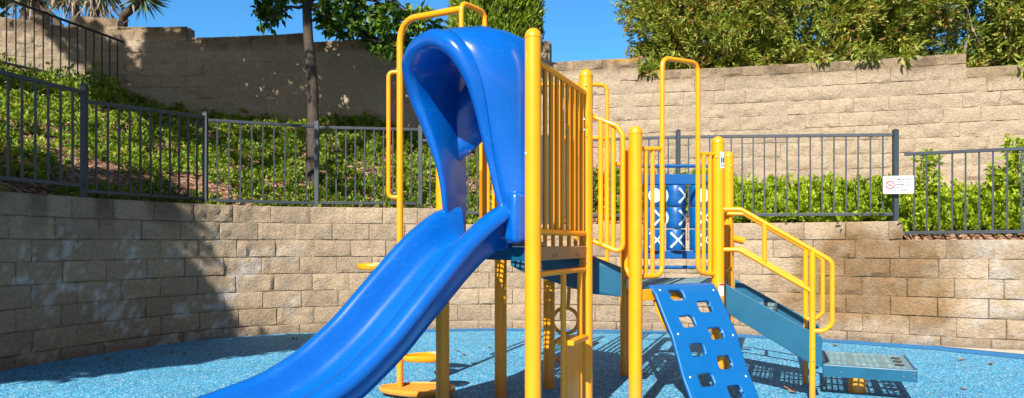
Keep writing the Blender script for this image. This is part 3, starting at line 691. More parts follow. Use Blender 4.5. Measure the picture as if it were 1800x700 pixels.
# tic-tac-toe panel
ts = 206.0; TY = F_PX / ts
tt = tubeobj('tic_tac_toe_panel', [[rpt(1099, 292, ts), rpt(1278, 292, ts)]], 0.015, mat='ttt'); tubeobj('bottom_rail', [[rpt(1099, 470, ts), rpt(1278, 470, ts)]], 0.015, tt, 'ttt')
for y0, y1 in ((307, 325), (441, 455)):
    obj('beam', MB().box(((W(1099, 0, ts).x + W(1274, 0, ts).x) / 2, TY, (zat(y0, ts) + zat(y1, ts)) / 2), (175 / ts, .075, (y1 - y0) / ts)), 'ttt', tt, 0, bevel=.006)
CR = 0.082
def wrap(c, ang, pts, d=0.0015):
    return [(c[0] + (CR + d) * math.sin(ang + x / CR), c[1] - (CR + d) * math.cos(ang + x / CR), c[2] + z) for x, z in pts]
def mark_x(c, ang):
    mb = MB()
    for sg in (1, -1):
        rows = []
        for k in range(13):
            u = -1 + 2 * k / 12; wv = 0.0060 + .0035 * abs(u)
            rows.append(wrap(c, ang, [(u * .062 - .7 * wv * sg, u * .062 * sg + wv * .7), (u * .062 + .7 * wv * sg, u * .062 * sg - wv * .7)], .0015 if sg > 0 else .002))
        mb.grid(rows)
    return mb
def mark_o(c, ang):
    mb = MB(); rows = []
    for r in np.linspace(.002, .056, 6): rows.append(wrap(c, ang, [(r * math.cos(t), r * 1.05 * math.sin(t)) for t in np.linspace(0, 2 * math.pi, 33)[:-1]]))
    mb.grid(rows, True); return mb
marks = [['o0', 'x48 o-100', 'o12'], ['x38 o-110', 'x50 o-98', 'x20'], ['x12', 'x0', 'x22']]
for i, cx in enumerate((1148, 1188, 1229)):
    obj('spindle', MB().lathe((W(cx, 0, ts).x, TY, 0), [(.012, zat(444, ts)), (.012, zat(322, ts))], 10), 'ttt', tt)
    for j, (y0, y1) in enumerate(((326.5, 363), (365, 401.5), (403.5, 440.5))):
        c = (W(cx, 0, ts).x, TY, (zat(y0, ts) + zat(y1, ts)) / 2); h = (y1 - y0) / ts / 2
        prof = [(CR * .5, -h), (CR * .94, -h), (CR, -h + .008), (CR * .985, -.02), (CR * .985, .02), (CR, h - .008), (CR * .94, h), (CR * .5, h)]
        dr = obj('drum', MB().lathe(c, prof, 32), 'ttt', tt)
        for mk in marks[j][i].split():
            ang = R(float(mk[1:])); off = (0, 0, 0)
            m_ = (mark_x if mk[0] == 'x' else mark_o)(c, ang)
            o = dr
            nm = 'cross_mark' if mk[0] == 'x' else 'circle_mark'
            mo = obj(nm, m_, 'white', tt, 60)

# curved climbing panel with square holds
e34 = Vector((P4[0] - P3[0], P4[1] - P3[1], 0)); n34 = Vector((e34.y, -e34.x, 0)).normalized(); e34n = e34.normalized()
C34 = Vector(((P3[0] + P4[0]) / 2, (P3[1] + P4[1]) / 2, 0))
prof = [(-0.03, .842), (0.03, .836), (.075, .79), (.125, .705), (.19, .60), (.238, .525), (.29, .395), (.335, .285), (.41, .155), (.50, -.03)]
pl = [0]
for a, b in zip(prof, prof[1:]): pl.append(pl[-1] + math.hypot(b[0] - a[0], b[1] - a[1]))
def prof_at(v):
    return float(np.interp(v, pl, [p[0] for p in prof])), float(np.interp(v, pl, [p[1] for p in prof]))
eC = (e34n * math.cos(R(6)) + n34 * math.sin(R(6))).normalized(); nC = Vector((eC.y, -eC.x, 0))
def cl(u, v):
    q, z = prof_at(v); return C34 + eC * (u - .015) + nC * (q + .03) + Vector((0, 0, z))
HWD = 0.28; mb = MB(); VL = pl[-1]; hole = 0.046; hole_u = 0.063
rows_v = []; v0 = 0.138; dv = 0.0985; k = 0
holes = [(-.105 if i % 2 == 0 else .10, v0 + dv * i) for i in range(9)]
cells_v = [0] + [v0 - dv / 2 + dv * i for i in range(10)]
# built on a fine grid whose cells under a hold are left out, so thickness and edges stay clean
NU, NV = 84, 124; inside_h = np.zeros((NV, NU), bool)
def in_hole(u, v):
    for hu, hv in holes:
        if (abs((u - hu) / hole_u)) ** 5 + (abs((v - hv) / (hole * .94))) ** 5 < 1: return True
    return False
vid = {}
def vtx(i, j):
    if (i, j) not in vid:
        u = -HWD + 2 * HWD * i / NU; v = VL * j / NV
        c = 0.045                                          # rounded top corners
        if v < c and abs(u) > HWD - c:
            x = abs(u) - (HWD - c); lim = c - math.sqrt(max(0, c * c - x * x)); v = max(v, lim)
        # slide vertices next to a hold onto its outline
        for hu, hv in holes:
            a, b = (u - hu) / hole_u, (v - hv) / (hole * .94); m_ = (abs(a) ** 5 + abs(b) ** 5) ** .2
            if 0.84 < m_ < 1.09: u, v = hu + a / m_ * hole_u, hv + b / m_ * hole * .94
        vid[(i, j)] = len(mb.v); mb.v.append(tuple(cl(u, v)))
    return vid[(i, j)]
for j in range(NV):
    for i in range(NU):
        u = -HWD + 2 * HWD * (i + .5) / NU; v = VL * (j + .5) / NV
        if in_hole(u, v): continue
        mb.f.append((vtx(i, j), vtx(i + 1, j), vtx(i + 1, j + 1), vtx(i, j + 1)))
climb = obj('climbing_panel', mb, 'climb', play, 40, solid=0.026)
for sgn in (-1, 1):
    pth = [C34 + eC * sgn * (HWD - .045) + nC * (prof_at(v)[0] - .012 - .035 * math.sin(math.pi * min(1, v / .42))) + Vector((0, 0, prof_at(v)[1] - .03 - .03 * math.sin(math.pi * min(1, v / .42)))) for v in np.linspace(.02, VL * .98, 24)]
    obj('support_rail', MB().tube(pth, .017), 'yellow', climb)
obj('support_bar', MB().beam(C34 - e34n * .40 + n34 * .02 + Vector((0, 0, DL - .05)), C34 + e34n * .40 + n34 * .02 + Vector((0, 0, DL - .05)), .02, .075), 'yellow', climb, 0, bevel=.003)
for u, v in ((-.235, .10), (.235, .12), (-.235, .42), (.235, .46), (-.235, .70), (.235, .74)):
    q, z = prof_at(v); q2, z2 = prof_at(v + .02); nv = Vector((nC.x * (z - z2), nC.y * (z - z2), (q2 - q))).normalized(); c = cl(u, v) + nv * .001
    a = e34n; b = nv.cross(a)
    bmk = MB().add([c + (a * math.cos(t) + b * math.sin(t)) * .008 + nv * .004 for t in np.linspace(0, 6.28, 9)[:-1]], [tuple(range(8))])
    obj('bolt', bmk, 'white', climb)

# steps and transfer platform
vv = Vector((.385, .923, 0)); uu = Vector((.923, -.385, 0)); SW = 0.80
S0 = V(P4, 0) + uu * .055
tz = 0.242
st = None
def splate(o):
    b = S0 + vv * o
    return [b + Vector((0, 0, .825)), b + Vector((0, 0, .62)), b + uu * .53 + Vector((0, 0, .305)), b + uu * .60 + Vector((0, 0, .27)), b + uu * .635 + Vector((0, 0, .27)), b + uu * .635 + Vector((0, 0, .475)), b + uu * .585 + Vector((0, 0, .50))]
st = obj('step_unit', MB().prism(splate(0), vv * .012), 'teal', play, 0, bevel=.004)
obj('side_plate', MB().prism(splate(SW - .012), vv * .012), 'teal', st, 0, bevel=.004)
for k, (du, z) in enumerate(((.10, .64), (.32, .45))):
    a = S0 + vv * .012 + uu * (du - .03); b = S0 + vv * (SW - .012) + uu * (du - .03)
    tp = [(p.x, p.y) for p in (a, a + uu * .25, b + uu * .25, b)]
    obj('tread', perf(tp, z, (.05, .036), (.036, .022), (vv.x, vv.y), skip=grp), 'deckgrey', st, 0)
    obj('tread_edge', MB().beam(a + uu * .25 + Vector((0, 0, z - .03)), b + uu * .25 + Vector((0, 0, z - .03)), .02, .065), 'teal', st, 0, bevel=.004)
F0 = Vector((*pt(1446, 242), 0)); FR = Vector((*pt(1613, 254.5), 0))
pu = (FR - F0).normalized(); pv = Vector((-pu.y, pu.x, 0)); PLn = (FR - F0).length; PW = .71
pq = [F0, F0 + pu * PLn, F0 + pu * PLn + pv * PW, F0 + pv * PW]; pq2 = [(p.x, p.y) for p in pq]
tp = obj('transfer_platform', perf(shrink(pq2, .985), tz - .003, (.042, .052), (.028, .036), (pu.x, pu.y), skip=lambda i, j: i % 5 == 4 or j % 5 == 4 or i > 12), 'deckgrey', play, 0)
obj('platform_edge', lip(pq2, tz, .085, .03), 'teal', tp, 0, bevel=.006)
hm = MB()
for k in range(3):
    c = F0 + pu * (PLn - .09) + pv * (.20 + .155 * k) + Vector((0, 0, tz + .001))
    hm.add([c + pu * a * .03 + pv * b * .045 for a, b in ((-1, -1), (1, -1), (1, 1), (-1, 1))], [(0, 1, 2, 3)])
obj('hand_slot', hm, 'greyprint', tp, 0)
pc = F0 + pu * PLn * .40 + pv * .32
obj('pedestal', MB().lathe(pc, [(.062, -.05), (.062, tz - .03)]), 'yellow', tp)
bolts(tp, [F0 + pu * PLn * u - pv * .001 + Vector((0, 0, tz - .05)) for u in (.2, .86)] + [F0 + pu * PLn * .965 - pv * .001 + Vector((0, 0, tz - dz)) for dz in (.03, .06)], -pv, .006)
# handrails
def hr(o, name):
    b = S0 + vv * o - uu * (.055 + (.034 if o else 0))
    def q(px, py, s=None):
        # along the near rail: column px of the photo picks the distance from the post
        k = (px - 900) / F_PX; B = V(P4, 0); d = (k * B.y - B.x) / (uu.x - k * uu.y)
        s_ = F_PX / (B.y + uu.y * d); z = EYE - (py - HZ) / s_
        return b + uu * d + Vector((0, 0, z))
    main = fillet([q(1262, 368), q(1302, 368), q(1436, 444), q(1463, 460), q(1463, 570), q(1448, 582), q(1428, 582)], .06, 8)
    low = fillet([q(1262, 439), q(1299, 439), q(1428, 513)], .06)
    ob = tubeobj(name, [main, low, [q(1344, 391), q(1344, 465)], ], .0165)
    base = q(1428, 442); pb = obj('rail_post', MB().tube([base, Vector((base.x, base.y, -.05))], .02, 14), 'yellow', ob)
    bolts(pb, [Vector((base.x - .004, base.y - .0195, z)) for z in (.40, .31)], tocam, .006)
    return ob
hr(0.0, 'handrail'); hr(SW, 'handrail')
tubeobj('grab_handle', [fillet([rpt(1270, 372, 212), rpt(1284, 372, 210), rpt(1284, 470, 210), rpt(1272, 478, 212)], .04)], .014)

tubeobj('grab_handle', [[rpt(1286, 418, 207), rpt(1307, 424, 207)]], .03)

# pole climber with pods at the left
PB = pt(703, 237)
hoopA, hoopB = rpt(811, 4, 258), rpt(852, 22, 248)
def down(v, z): return Vector((v.x, v.y, z))
tubeobj('entry_hoop', [fillet([down(hoopA, DU), hoopA, hoopB, down(hoopB, DU)], .06)], TR * 1.05)
pole = tubeobj('pod_pole', [fillet([V(PB, -.05), V(PB, zat(36, 237)), rpt(812, 16, 258)], .17, 10)], .024)
tubeobj('hand_loop', [fillet([V(PB, zat(127, 237)), rpt(683, 127, 237), rpt(683, 347, 237), V(PB, zat(347, 237))], .07)], .016, pole)
def pod(c, ang, L, wd, z, rim=0.012):
    """leaf-shaped step: rounded rim and a perforated top"""
    d = Vector((math.cos(ang), math.sin(ang), 0)); e = Vector((-d.y, d.x, 0)); c = Vector((c[0], c[1], z)); n = 40; mb = MB()
    def outl(k, sc=1.0, dz=0):
        t = 2 * math.pi * k / n; x = L * (.5 + .5 * math.cos(t)) ; y = wd / 2 * math.sin(t) * (0.62 + .38 * (x / L))
        cx = L * .5
        return c + d * (cx + (x - cx) * sc + .02) + e * y * sc + Vector((0, 0, dz))
    rings_ = [(.90, -.03), (1.0, -.022), (1.02, 0), (1.0, .014), (.95, .016), (.90, .004)]
    mb.grid([[outl(k, s_, dz) for k in range(n)] for s_, dz in rings_], True)
    ob = obj('pod', mb, 'yellow', pole, 60)
    poly = [(outl(k, .91).x, outl(k, .91).y) for k in range(n)]
    obj('pod_grid', perf(poly, z + .003, (.04, .034), (.026, .02), (d.x, d.y), thick=.02), 'yellow', ob, 0)
    return ob
pod(PB, R(12), .34, .27, .275); pod(PB, R(172), .30, .24, .955); pod(PB, R(95), .30, .24, .58)
lowpod = pod((PB[0] - .165, PB[1] - .02), R(-6), .56, .42, .055)
# loop ladder under the ramp
lx, ly = pt(994, 214)
def loop(cz, r): return [Vector((lx + r * math.cos(a), ly, cz + r * math.sin(a))) for a in np.linspace(0, 2 * math.pi, 33)[:-1]]
lc = tubeobj('loop_climber', [[Vector((lx + .03, ly, .95)), Vector((lx + .028, ly, .72)), Vector((lx + .02, ly, .585))]], .015)
for cz in (.485, .245):
    mbl = MB().tube(loop(cz, .105), .015, 12, True); obj('loop', mbl, 'yellow', lc)
tubeobj('stem', [[Vector((lx, ly, .15)), Vector((lx, ly, -.05))]], .015, lc)

# ---- the slide: chute and hood
dS = Vector((-.814, -.58, 0)).normalized(); eS = Vector((.58, -.814, 0)).normalized()
MS = Vector(((P0[0] + P1[0]) / 2, (P0[1] + P1[1]) / 2, 0))
def sl(w, t, z): return MS + eS * w + dS * t + Vector((0, 0, z))
RT = [-.06, .05, .12, .2, .3, .4, .6, .8, 1.0, 1.2, 1.5, 1.8, 2.05]
RZ = [1.35, 1.35, 1.325, 1.275, 1.20, 1.11, .90, .686, .520, .412, .330, .300, .295]
tsamp = np.linspace(-.03, 2.05, 70)
def cubic(x, xs, ys):
    h = 0.05; return float(np.mean([np.interp(x + k * h, xs, ys) for k in (-1, -.5, 0, .5, 1)]))
def section(t):
    r = cubic(t, RT, RZ); slope = (cubic(t + .03, RT, RZ) - cubic(t - .03, RT, RZ)) / .06
    k = math.sqrt(1 + slope * slope)                       # depth measured square to the run
    dep = np.interp(t, [0, .3, 1.0, 1.6, 2.05], [.22, .185, .17, .15, .12]); hw = .335 + .012 * sm(.6, 1.6, t)
    T = Vector((dS.x, dS.y, slope)).normalized(); Nn = eS.cross(T); Nn = Nn if Nn.z > 0 else -Nn
    o = sl(0, t, r)
    half = [(.0, -dep - .012), (.10, -dep - .010), (.20, -dep + .002), (.238, -dep + .014), (.262, -dep + .048), (.276, -dep * .5), (.290, -.034), (.304, -.008), (.326, .004), (.358, .002), (.388, -.010), (.408, -.034), (.413, -.062), (.404, -.074), (.375, -.084), (.335, -.115), (.285, -.17), (.25, -dep - .04), (.20, -dep - .055), (.0, -dep - .058)]
    pts = [o + eS * (a * hw / .335) + Nn * b for a, b in half]
    left = [o - eS * (a * hw / .335) + Nn * b for a, b in half]
    return pts + left[1:-1][::-1]
secs = [section(t) for t in tsamp]
mb = MB(); mb.grid(secs, True); n_ = len(secs[0]); mb.f += [tuple(range(n_)), tuple(len(mb.v) - n_ + k for k in range(n_))]
slide = obj('slide', mb, 'slide', play, 75)
slide['label'] = 'glossy blue plastic slide'
# hood
FR_ = [(.345, .08, 1.28), (.312, .11, 1.38), (.30, .135, 1.50), (.302, .165, 1.62), (.332, .22, 1.80), (.362, .285, 1.98), (.345, .335, 2.11), (.295, .372, 2.205), (.215, .385, 2.268), (.11, .39, 2.305), (0, .39, 2.315)]
BK_ = [(.43, -.10, 1.14), (.43, -.10, 1.38), (.43, -.10, 1.5), (.43, -.10, 1.62), (.43, -.10, 1.80), (.432, -.10, 2.0), (.418, -.10, 2.13), (.375, -.10, 2.225), (.275, -.10, 2.29), (.14, -.10, 2.318), (0, -.10, 2.325)]
def dense(P, m=5):
    out = []
    Q = [Vector(p) for p in P]
    for i in range(len(Q) - 1):
        p0 = Q[max(i - 1, 0)]; p1, p2 = Q[i], Q[i + 1]; p3 = Q[i + 2] if i + 2 < len(Q) else Vector((-Q[i][0], Q[i][1], Q[i][2]))
        for k in range(m):
            t = k / m; out.append(0.5 * ((2 * p1) + (p2 - p0) * t + (2 * p0 - 5 * p1 + 4 * p2 - p3) * t * t + (3 * p1 - p0 - 3 * p2 + p3) * t ** 3))
    out.append(Q[-1]); return out
fr, bk = dense(FR_), dense(BK_)
fr = fr + [Vector((-p.x, p.y, p.z)) for p in fr[:-1][::-1]]; bk = bk + [Vector((-p.x, p.y, p.z)) for p in bk[:-1][::-1]]
nA = len(fr); rows = []
cen = Vector((0, 0, 1.72))
for i in range(nA):
    f, b = fr[i], bk[i]
    i0, i1 = max(i - 1, 0), min(i + 1, nA - 1)
    tg = (fr[i1] - fr[i0]).normalized(); ax = (f - b).normalized()
    out = tg.cross(ax).normalized()
    if out.x * (f.x) + out.z * max(0, f.z - 1.9) < 0: out = -out
    u_ = abs(i - (nA - 1) / 2) / ((nA - 1) / 2)                        # 0 at the crown, 1 at the feet
    th = 0.058 - .036 * sm(.35, .80, u_)
    row = []
    for s_ in (0, .25, .5, .75, .88, .90, .915):
        p = b.lerp(f, s_); bulge = 0.045 * math.sin(math.pi * min(1, s_ / .9)) - (.005 if s_ in (.90, ) else 0)
        row.append(p + out * bulge)
    c = f - out * th - ax * .01
    for a in range(100, -110, -25):
        row.append(c + out * th * math.sin(R(a)) * 1.0 + ax * th * 1.0 * math.cos(R(a)))
    inn = f - out * (2 * th + .010); row.append(inn - ax * .06); 
    row.append(inn.lerp(b - out * .045, .6)); row.append(b - out * .045)
    rows.append([sl(q.x, q.y, q.z) for q in row])
mb = MB(); mb.grid(rows, False); nn_ = len(rows[0])
for e in (0, (len(rows) - 1) * nn_): mb.f.append(tuple(e + k for k in range(nn_)))
for i in range(len(rows) - 1): mb.f.append((i * nn_, (i + 1) * nn_, (i + 1) * nn_ + nn_ - 1, i * nn_ + nn_ - 1))
hood = obj('hood', mb, 'slide', slide, 40)
# back of the hood, closed above the crawl opening
bkp = []; zlo = lambda w_: 1.82 - 0.20 * (abs(w_) / .39) ** 2.2
ws = np.linspace(-.395, .395, 25); topz = [float(np.interp(abs(w_), [0, .11, .22, .32, .375, .395], [2.27, 2.26, 2.23, 2.16, 2.06, 1.95])) for w_ in ws]
mbk = MB(); mbk.grid([[sl(w_, -.14 + .13 * (abs(w_) / .395) ** 5, zlo(w_) + (tz_ - zlo(w_)) * k) for w_, tz_ in zip(ws, topz)] for k in (0, .33, .66, 1)])
obj('hood_back', mbk, 'slide', slide, 60, solid=.02)
# moulded feet of the hood at both sides and flange to the posts
for sg in (1, -1):
    ft = [sl(sg * a, t, z) for a, t, z in ((.345, .10, 1.12), (.345, .10, 1.40), (.455, .10, 1.40), (.455, .10, 1.12))]
    if sg > 0: obj('hood_foot', MB().prism(ft, -dS * .13), 'slide', slide, 40, bevel=.028)
    fl = [sl(sg * .42, -.005, 1.12), sl(sg * .475, -.005, 1.12), sl(sg * .475, -.005, 2.20), sl(sg * .42, -.005, 2.16)]
    obj('hood_flange', MB().prism(fl, -dS * .03), 'slide', slide, 40, bevel=.008)
obj('sill', MB().prism([sl(-.44, -.03, DU + .004), sl(.44, -.03, DU + .004), sl(.44, -.03, DU + .03), sl(-.44, -.03, DU + .03)], -dS * .10), 'tan', slide, 0, bevel=.004)

# ------------------------------------------------------------------ plants
def limb(mb, a, b, r0, r1, wob=0.08, n=7):
    a, b = Vector(a), Vector(b); P = []; L = (b - a).length
    for k in range(n):
        u = k / (n - 1); p = a.lerp(b, u)
        if 0 < k < n - 1: p += Vector((random.gauss(0, 1), random.gauss(0, 1), random.gauss(0, .5))) * wob * L * math.sin(math.pi * u) * .5
        P.append(p)
    mb.tube(P, [r0 + (r1 - r0) * k / (n - 1) for k in range(n)], 9); return P
def tree(name, label, base, trunk_top, r, clumps, mat, L, Wd, k, per, spread=0.8, drp=(0, 0, -.5), tone0=.5, tvar=.2, bark='bark', group=None, shell=.45, fork=None):
    root = thing(name, base, label, 'tree', group)
    mb = MB(); tp_ = Vector(trunk_top)
    P = limb(mb, base, tp_, r, r * .62, .012, 9)
    for (c, rad, *_) in clumps:
        st_ = tp_ if fork is None else P[-1 - random.randint(0, fork)]
        Q = limb(mb, st_, Vector(c), r * .3, r * .06, .12)
        for _ in range(3):
            d = Vector((random.gauss(0, 1), random.gauss(0, 1), random.gauss(0, .7))).normalized()
            limb(mb, Q[-2 - random.randint(0, 2)], Vector(c) + d * max(rad) * .8, r * .13, r * .03, .15)
    obj('trunk', mb, bark, root, 60)
    B = []
    for (c, rad, *dn) in clumps:
        n = max(8, int((dn[0] if dn else 1) * per * rad[0] * rad[1] * rad[2] ** .0 * 4))
        pts, d = blob_points(c, rad, n, shell)
        t = tone0 + RNG.normal() * .08 + RNG.normal(size=n) * .12
        B.append(sprigs(pts, d * .6 + np.array(drp), k, spread, L, Wd, t, tvar))
    b = [np.concatenate(x) for x in zip(*B)]
    leaves('crown', *b, mat, root)
    return root
S_T = 127.0
def cp(px, py, s, rpx, dy=0): 
    v = W(px, py, s); return ((v.x, v.y + dy, v.z), (rpx / s, rpx / s * 1.1, rpx / s * .85))
cl1 = [((random.uniform(-6.5, -4.2), 9.4 + random.uniform(-.7, .8), random.uniform(5.75, 7.2)), (.36, .36, .32), .42) for _ in range(30)]
cl1 += [cp(470, 8, 128, 26, .1), cp(512, -22, 128, 32, -.2), cp(462, 34, 128, 14, 0), cp(600, 8, 128, 36, -.2), cp(590, 46, 128, 22, .1), cp(640, 26, 128, 36, .1), cp(690, 46, 128, 34, -.1), cp(672, 78, 128, 16, 0), cp(735, 34, 128, 26, 0), cp(716, 80, 128, 14, 0.1), cp(765, 46, 128, 17, .1), cp(566, 20, 128, 20, .3), cp(620, 56, 128, 16, -.3), cp(700, 92, 128, 9, -.2), cp(655, 66, 128, 14, .2)]
for _ in range(44):
    cl1.append(((-2.35 + random.uniform(-1.7, 1.7), 9.5 + random.uniform(-1.1, 1.3), random.uniform(5.05, 6.5)), (.42, .42, .36), .5))
tree('shade_tree', 'slim dark trunked tree with broad drooping leaves standing on the slope left of the slide', W(551, 340, 128), W(541, 26, 128) + Vector((0, 0, 1.0)), .088, cl1, 'leaf_tree', .125, .07, 7, 150, .9, (0, -.1, -.8), .5, .22, fork=2)
# trees beyond the left edge: only their shade reaches the picture
def clus(c, r, n, rad): return [((c[0] + random.gauss(0, r[0] * .5), c[1] + random.gauss(0, r[1] * .5), c[2] + random.gauss(0, r[2] * .5)), (rad, rad, rad * .8)) for _ in range(n)]
OFF_A = [((-6.9 + a, 1.5 + b, 4.35 + c), (.55, .55, .5)) for a, b, c in ((0, 0, 0), (-.5, .5, .5), (.5, -.3, .35), (.1, .4, -.6), (.65, .1, -.35), (-.6, -.2, -.3), (.1, -.3, .8), (-.1, .1, -1.05), (-.9, .2, .1), (1.1, .3, -.1), (1.45, -.1, .05), (1.15, 0, -.45), (1.45, .1, -.1), (1.65, .1, .4), (.7, 0, -.95), (.1, 0, -1.3), (0, .1, 1.5), (-.5, .1, 1.2), (-1.0, 0, .9), (.45, 0, 1.1), (-1.3, .1, 1.6), (-1.0, .2, -.6), (1.85, 0, .55), (0, 0, 1.9), (.2, 0, 2.3), (-.4, 0, 1.9), (-.2, 0, 2.7), (.35, 0, 1.7), (-.8, 0, 2.3), (-.1, 0, 2.1))]
tree('shade_tree', 'leafy tree just left of the view shading the left wall', (-7.0, 1.4, 0), (-6.95, 1.5, 3.2), .1, OFF_A, 'leaf_tree', .13, .085, 7, 140, .9, (0, 0, -.5))
tree('shade_tree', 'tall tree left of the view dappling the stepped wall', (-7.4, 5.8, 2.0), (-7.0, 6.0, 6.4), .12, clus((-8.3, 6, 8.8), (1.5, .9, 1.3), 30, .38) + clus((-7.0, 6, 8.0), (1.2, .8, .9), 14, .36) + [((random.uniform(-7, -3.6), random.uniform(5, 7), random.uniform(4.5, 7.2)), (.30, .30, .26), .4) for _ in range(15)], 'leaf_tree', .13, .085, 6, 110, .9, (0, 0, -.5))

# mass of tall shrubs behind the wall on the right: four of them, each with its own stems
def bush(base, c, rad, label, n, seed):
    root = thing('tall_shrub', base, label, 'shrub', 'tall shrubs behind the terrace wall')
    mb = MB()
    for _ in range(9):
        d = Vector((random.gauss(0, 1), random.gauss(0, .8), abs(random.gauss(.5, .5)))).normalized()
        limb(mb, Vector(base) + Vector((random.uniform(-.4, .4), random.uniform(-.2, .2), 0)), Vector(c) + Vector((d.x * rad[0], d.y * rad[1], d.z * rad[2])) * .97, .028, .005, .12, 9)
    obj('stems', mb, 'palebark', root, 60)
    # sprays grouped on sub-clumps so that the outline and the shade stay uneven
    m = 104; sc_, sd_ = blob_points(c, (rad[0] * .92, rad[1] * .9, rad[2] * .9), m, .62); B = []
    for q in range(m):
        rr = random.uniform(.26, .5) ; k = int(n / m)
        p, d = blob_points(sc_[q], (rr, rr, rr * .85), k, .5)
        keep = p[:, 2] > base[2] - .25; p, d = p[keep], d[keep]
        t = .63 + RNG.normal() * .11 + RNG.normal(size=len(p)) * .13
        B.append(sprigs(p, d * .7 + sd_[q] * .5 + np.array([0, -.2, .1]), 8, .6, .112, .033, t, .14))
    for _ in range(2):                                     # sprays hanging over the top of the wall
        d_ = UP.of_px(900 + F_PX * (c[0] + random.uniform(-1.1, 1.1)) / c[1]); q_, t_, n_2 = UP.frame(d_)
        h_ = [z for a, z in up_tops if d_ >= a][-1]; cc = q_ + n_2 * random.uniform(-.1, .10) + Vector((0, 0, h_ + random.uniform(.0, .14)))
        p, d = blob_points(cc, (.13, .12, .08), 14, .4); B.append(sprigs(p, d * .6 + np.array([0, -.5, -.3]), 6, .5, .14, .04, .66 + RNG.normal(size=14) * .1, .12))
    b = [np.concatenate(x) for x in zip(*B)]
    leaves('foliage', *b, 'leaf_bush', root)
bush((3.1, 11.7, 3.5), (3.45, 11.8, 4.85), (1.35, 1.1, 1.6), 'tall olive green shrub with twiggy left edge against the sky, behind the wall', 6400, 1)
bush((5.1, 11.4, 3.4), (5.2, 11.3, 4.75), (1.5, 1.1, 1.7), 'dense tall olive shrub behind the wall, second from the sky gap', 6400, 2)
bush((7.3, 10.9, 3.3), (7.3, 10.7, 4.6), (1.5, 1.1, 1.75), 'tall shrub above the lowest step of the wall top at the right', 6400, 3)
bush((9.4, 10.2, 3.2), (9.4, 10.0, 4.6), (1.5, 1.1, 1.75), 'tall olive shrub at the right edge behind the wall', 2800, 4)

# cypress behind the slide
root = thing('cypress_tree', (-.38, 15.6, 3.2), 'bright green columnar cypress behind the wall above the slide hood', 'tree')
obj('trunk', MB().tube([(-.38, 15.6, 3.2), (-.38, 15.6, 8.8)], [.16, .03]), 'bark', root)
n = 8000; z = RNG.uniform(3.2, 9.4, n); a = RNG.uniform(0, 2 * math.pi, n)
lump = np.array([.12 * noise.noise(Vector((math.cos(x) * 2.2, math.sin(x) * 2.2, y * .9))) for x, y in zip(a, z)])
rd = (0.98 * np.clip((9.6 - z) / 3.2, 0, 1) ** .5 + lump * 1.3) * np.where(RNG.uniform(0, 1, n) < .8, RNG.uniform(.88, 1.04, n), RNG.uniform(.3, .9, n))
pts = np.stack([-.38 + rd * np.cos(a), 15.6 + rd * np.sin(a), z], 1); d = np.stack([np.cos(a) * .5, np.sin(a) * .5, np.ones(n)], 1)
leaves('crown', *sprigs(pts, d, 8, .4,   .15, .042, .62 + lump * 1.2 + RNG.normal(size=n) * .12, .15), 'leaf_cypress', root)

# yucca behind the stepped wall at the upper left
def yucca(base, heads, label):
    root = thing('yucca_tree', base, label, 'tree')
    mb = MB()
    for h in heads: limb(mb, base, h[0], .11, .07, .08)
    obj('trunk', mb, 'bark', root, 60)
    B = []
    for h, rad, dead in heads:
        n = int(150); d = unit(RNG.normal(size=(n, 3)) + np.array([0, 0, .25]))
        B.append((np.repeat(np.array([h]), n, 0) + d * .05, d, rad * RNG.uniform(.8, 1.1, n), np.full(n, .045), RNG.uniform(.1, .62, n)))
        m = dead; d = unit(RNG.normal(size=(m, 3)) * np.array([.5, .5, .35]) + np.array([0, 0, -1.0]))
        B.append((np.repeat(np.array([h]), m, 0) + d * .1 + RNG.normal(size=(m, 3)) * .12, d, rad * RNG.uniform(.8, 1.3, m), np.full(m, .04), RNG.uniform(.72, 1, m)))
    b = [np.concatenate(x) for x in zip(*B)]
    leaves('crown', *b, 'leaf_yucca', root, fold=.1)
def tw(px, py, s): return tuple(W(px, py, s))
yucca(tw(150, 120, 88), [(tw(252, -6, 90), .46, 4), (tw(178, -22, 88), .55, 90), (tw(120, -30, 86), .6, 70), (tw(50, -16, 86), .5, 60)], 'spiky yucca with hanging dead leaves above the stepped wall at upper left')
tree('dark_tree', 'dark leafy tree behind the stepped wall at the far upper left', W(40, 120, 80), W(45, 0, 80), .12, [cp(20, -20, 80, 40), cp(80, -30, 80, 40), cp(120, -25, 80, 32), cp(-40, 0, 80, 40)], 'leaf_tree', .13, .07, 6, 110, .9, (0, 0, -.5), .35)

# hedge and ground cover
def hill_z(px, v): return hill_pt(px, v)
def cover(name, px0, px1, v0, v1, n_cl, per, rr, h, L, Wd, mat, mask=None, tone0=.5, k=5):
    B = []; cnt = 0
    while cnt < n_cl:
        px = random.uniform(px0, px1); v = random.uniform(v0, v1)
        p = hill_pt(px, v)
        if mask and not mask(px, v, p): continue
        cnt += 1; r_ = rr * random.uniform(.6, 1.3); hh = h * random.uniform(.6, 1.25)
        q = RNG.normal(size=(per, 3)) * np.array([r_ * .55, r_ * .5, 0]); q[:, 2] = RNG.uniform(.1, 1, per) * hh * np.exp(-(q[:, 0] ** 2 + q[:, 1] ** 2) / (r_ * r_))
        pts = np.array(p) + q; d = q / r_ * .6 + np.array([0, -.15, .8])
        B.append(sprigs(pts, d, k, .75, L, Wd, tone0 + RNG.normal() * .14 + RNG.normal(size=per) * .1, .14))
    b = [np.concatenate(x) for x in zip(*B)]
    return leaves(name, *b, mat)
def patch(px, v, p): return fbm((p.x, p.y, 0), 0.9) + .35 * fbm((p.x, p.y, 5), 3) + (0.25 if v > .55 else 0) > random.uniform(-.8, .25)
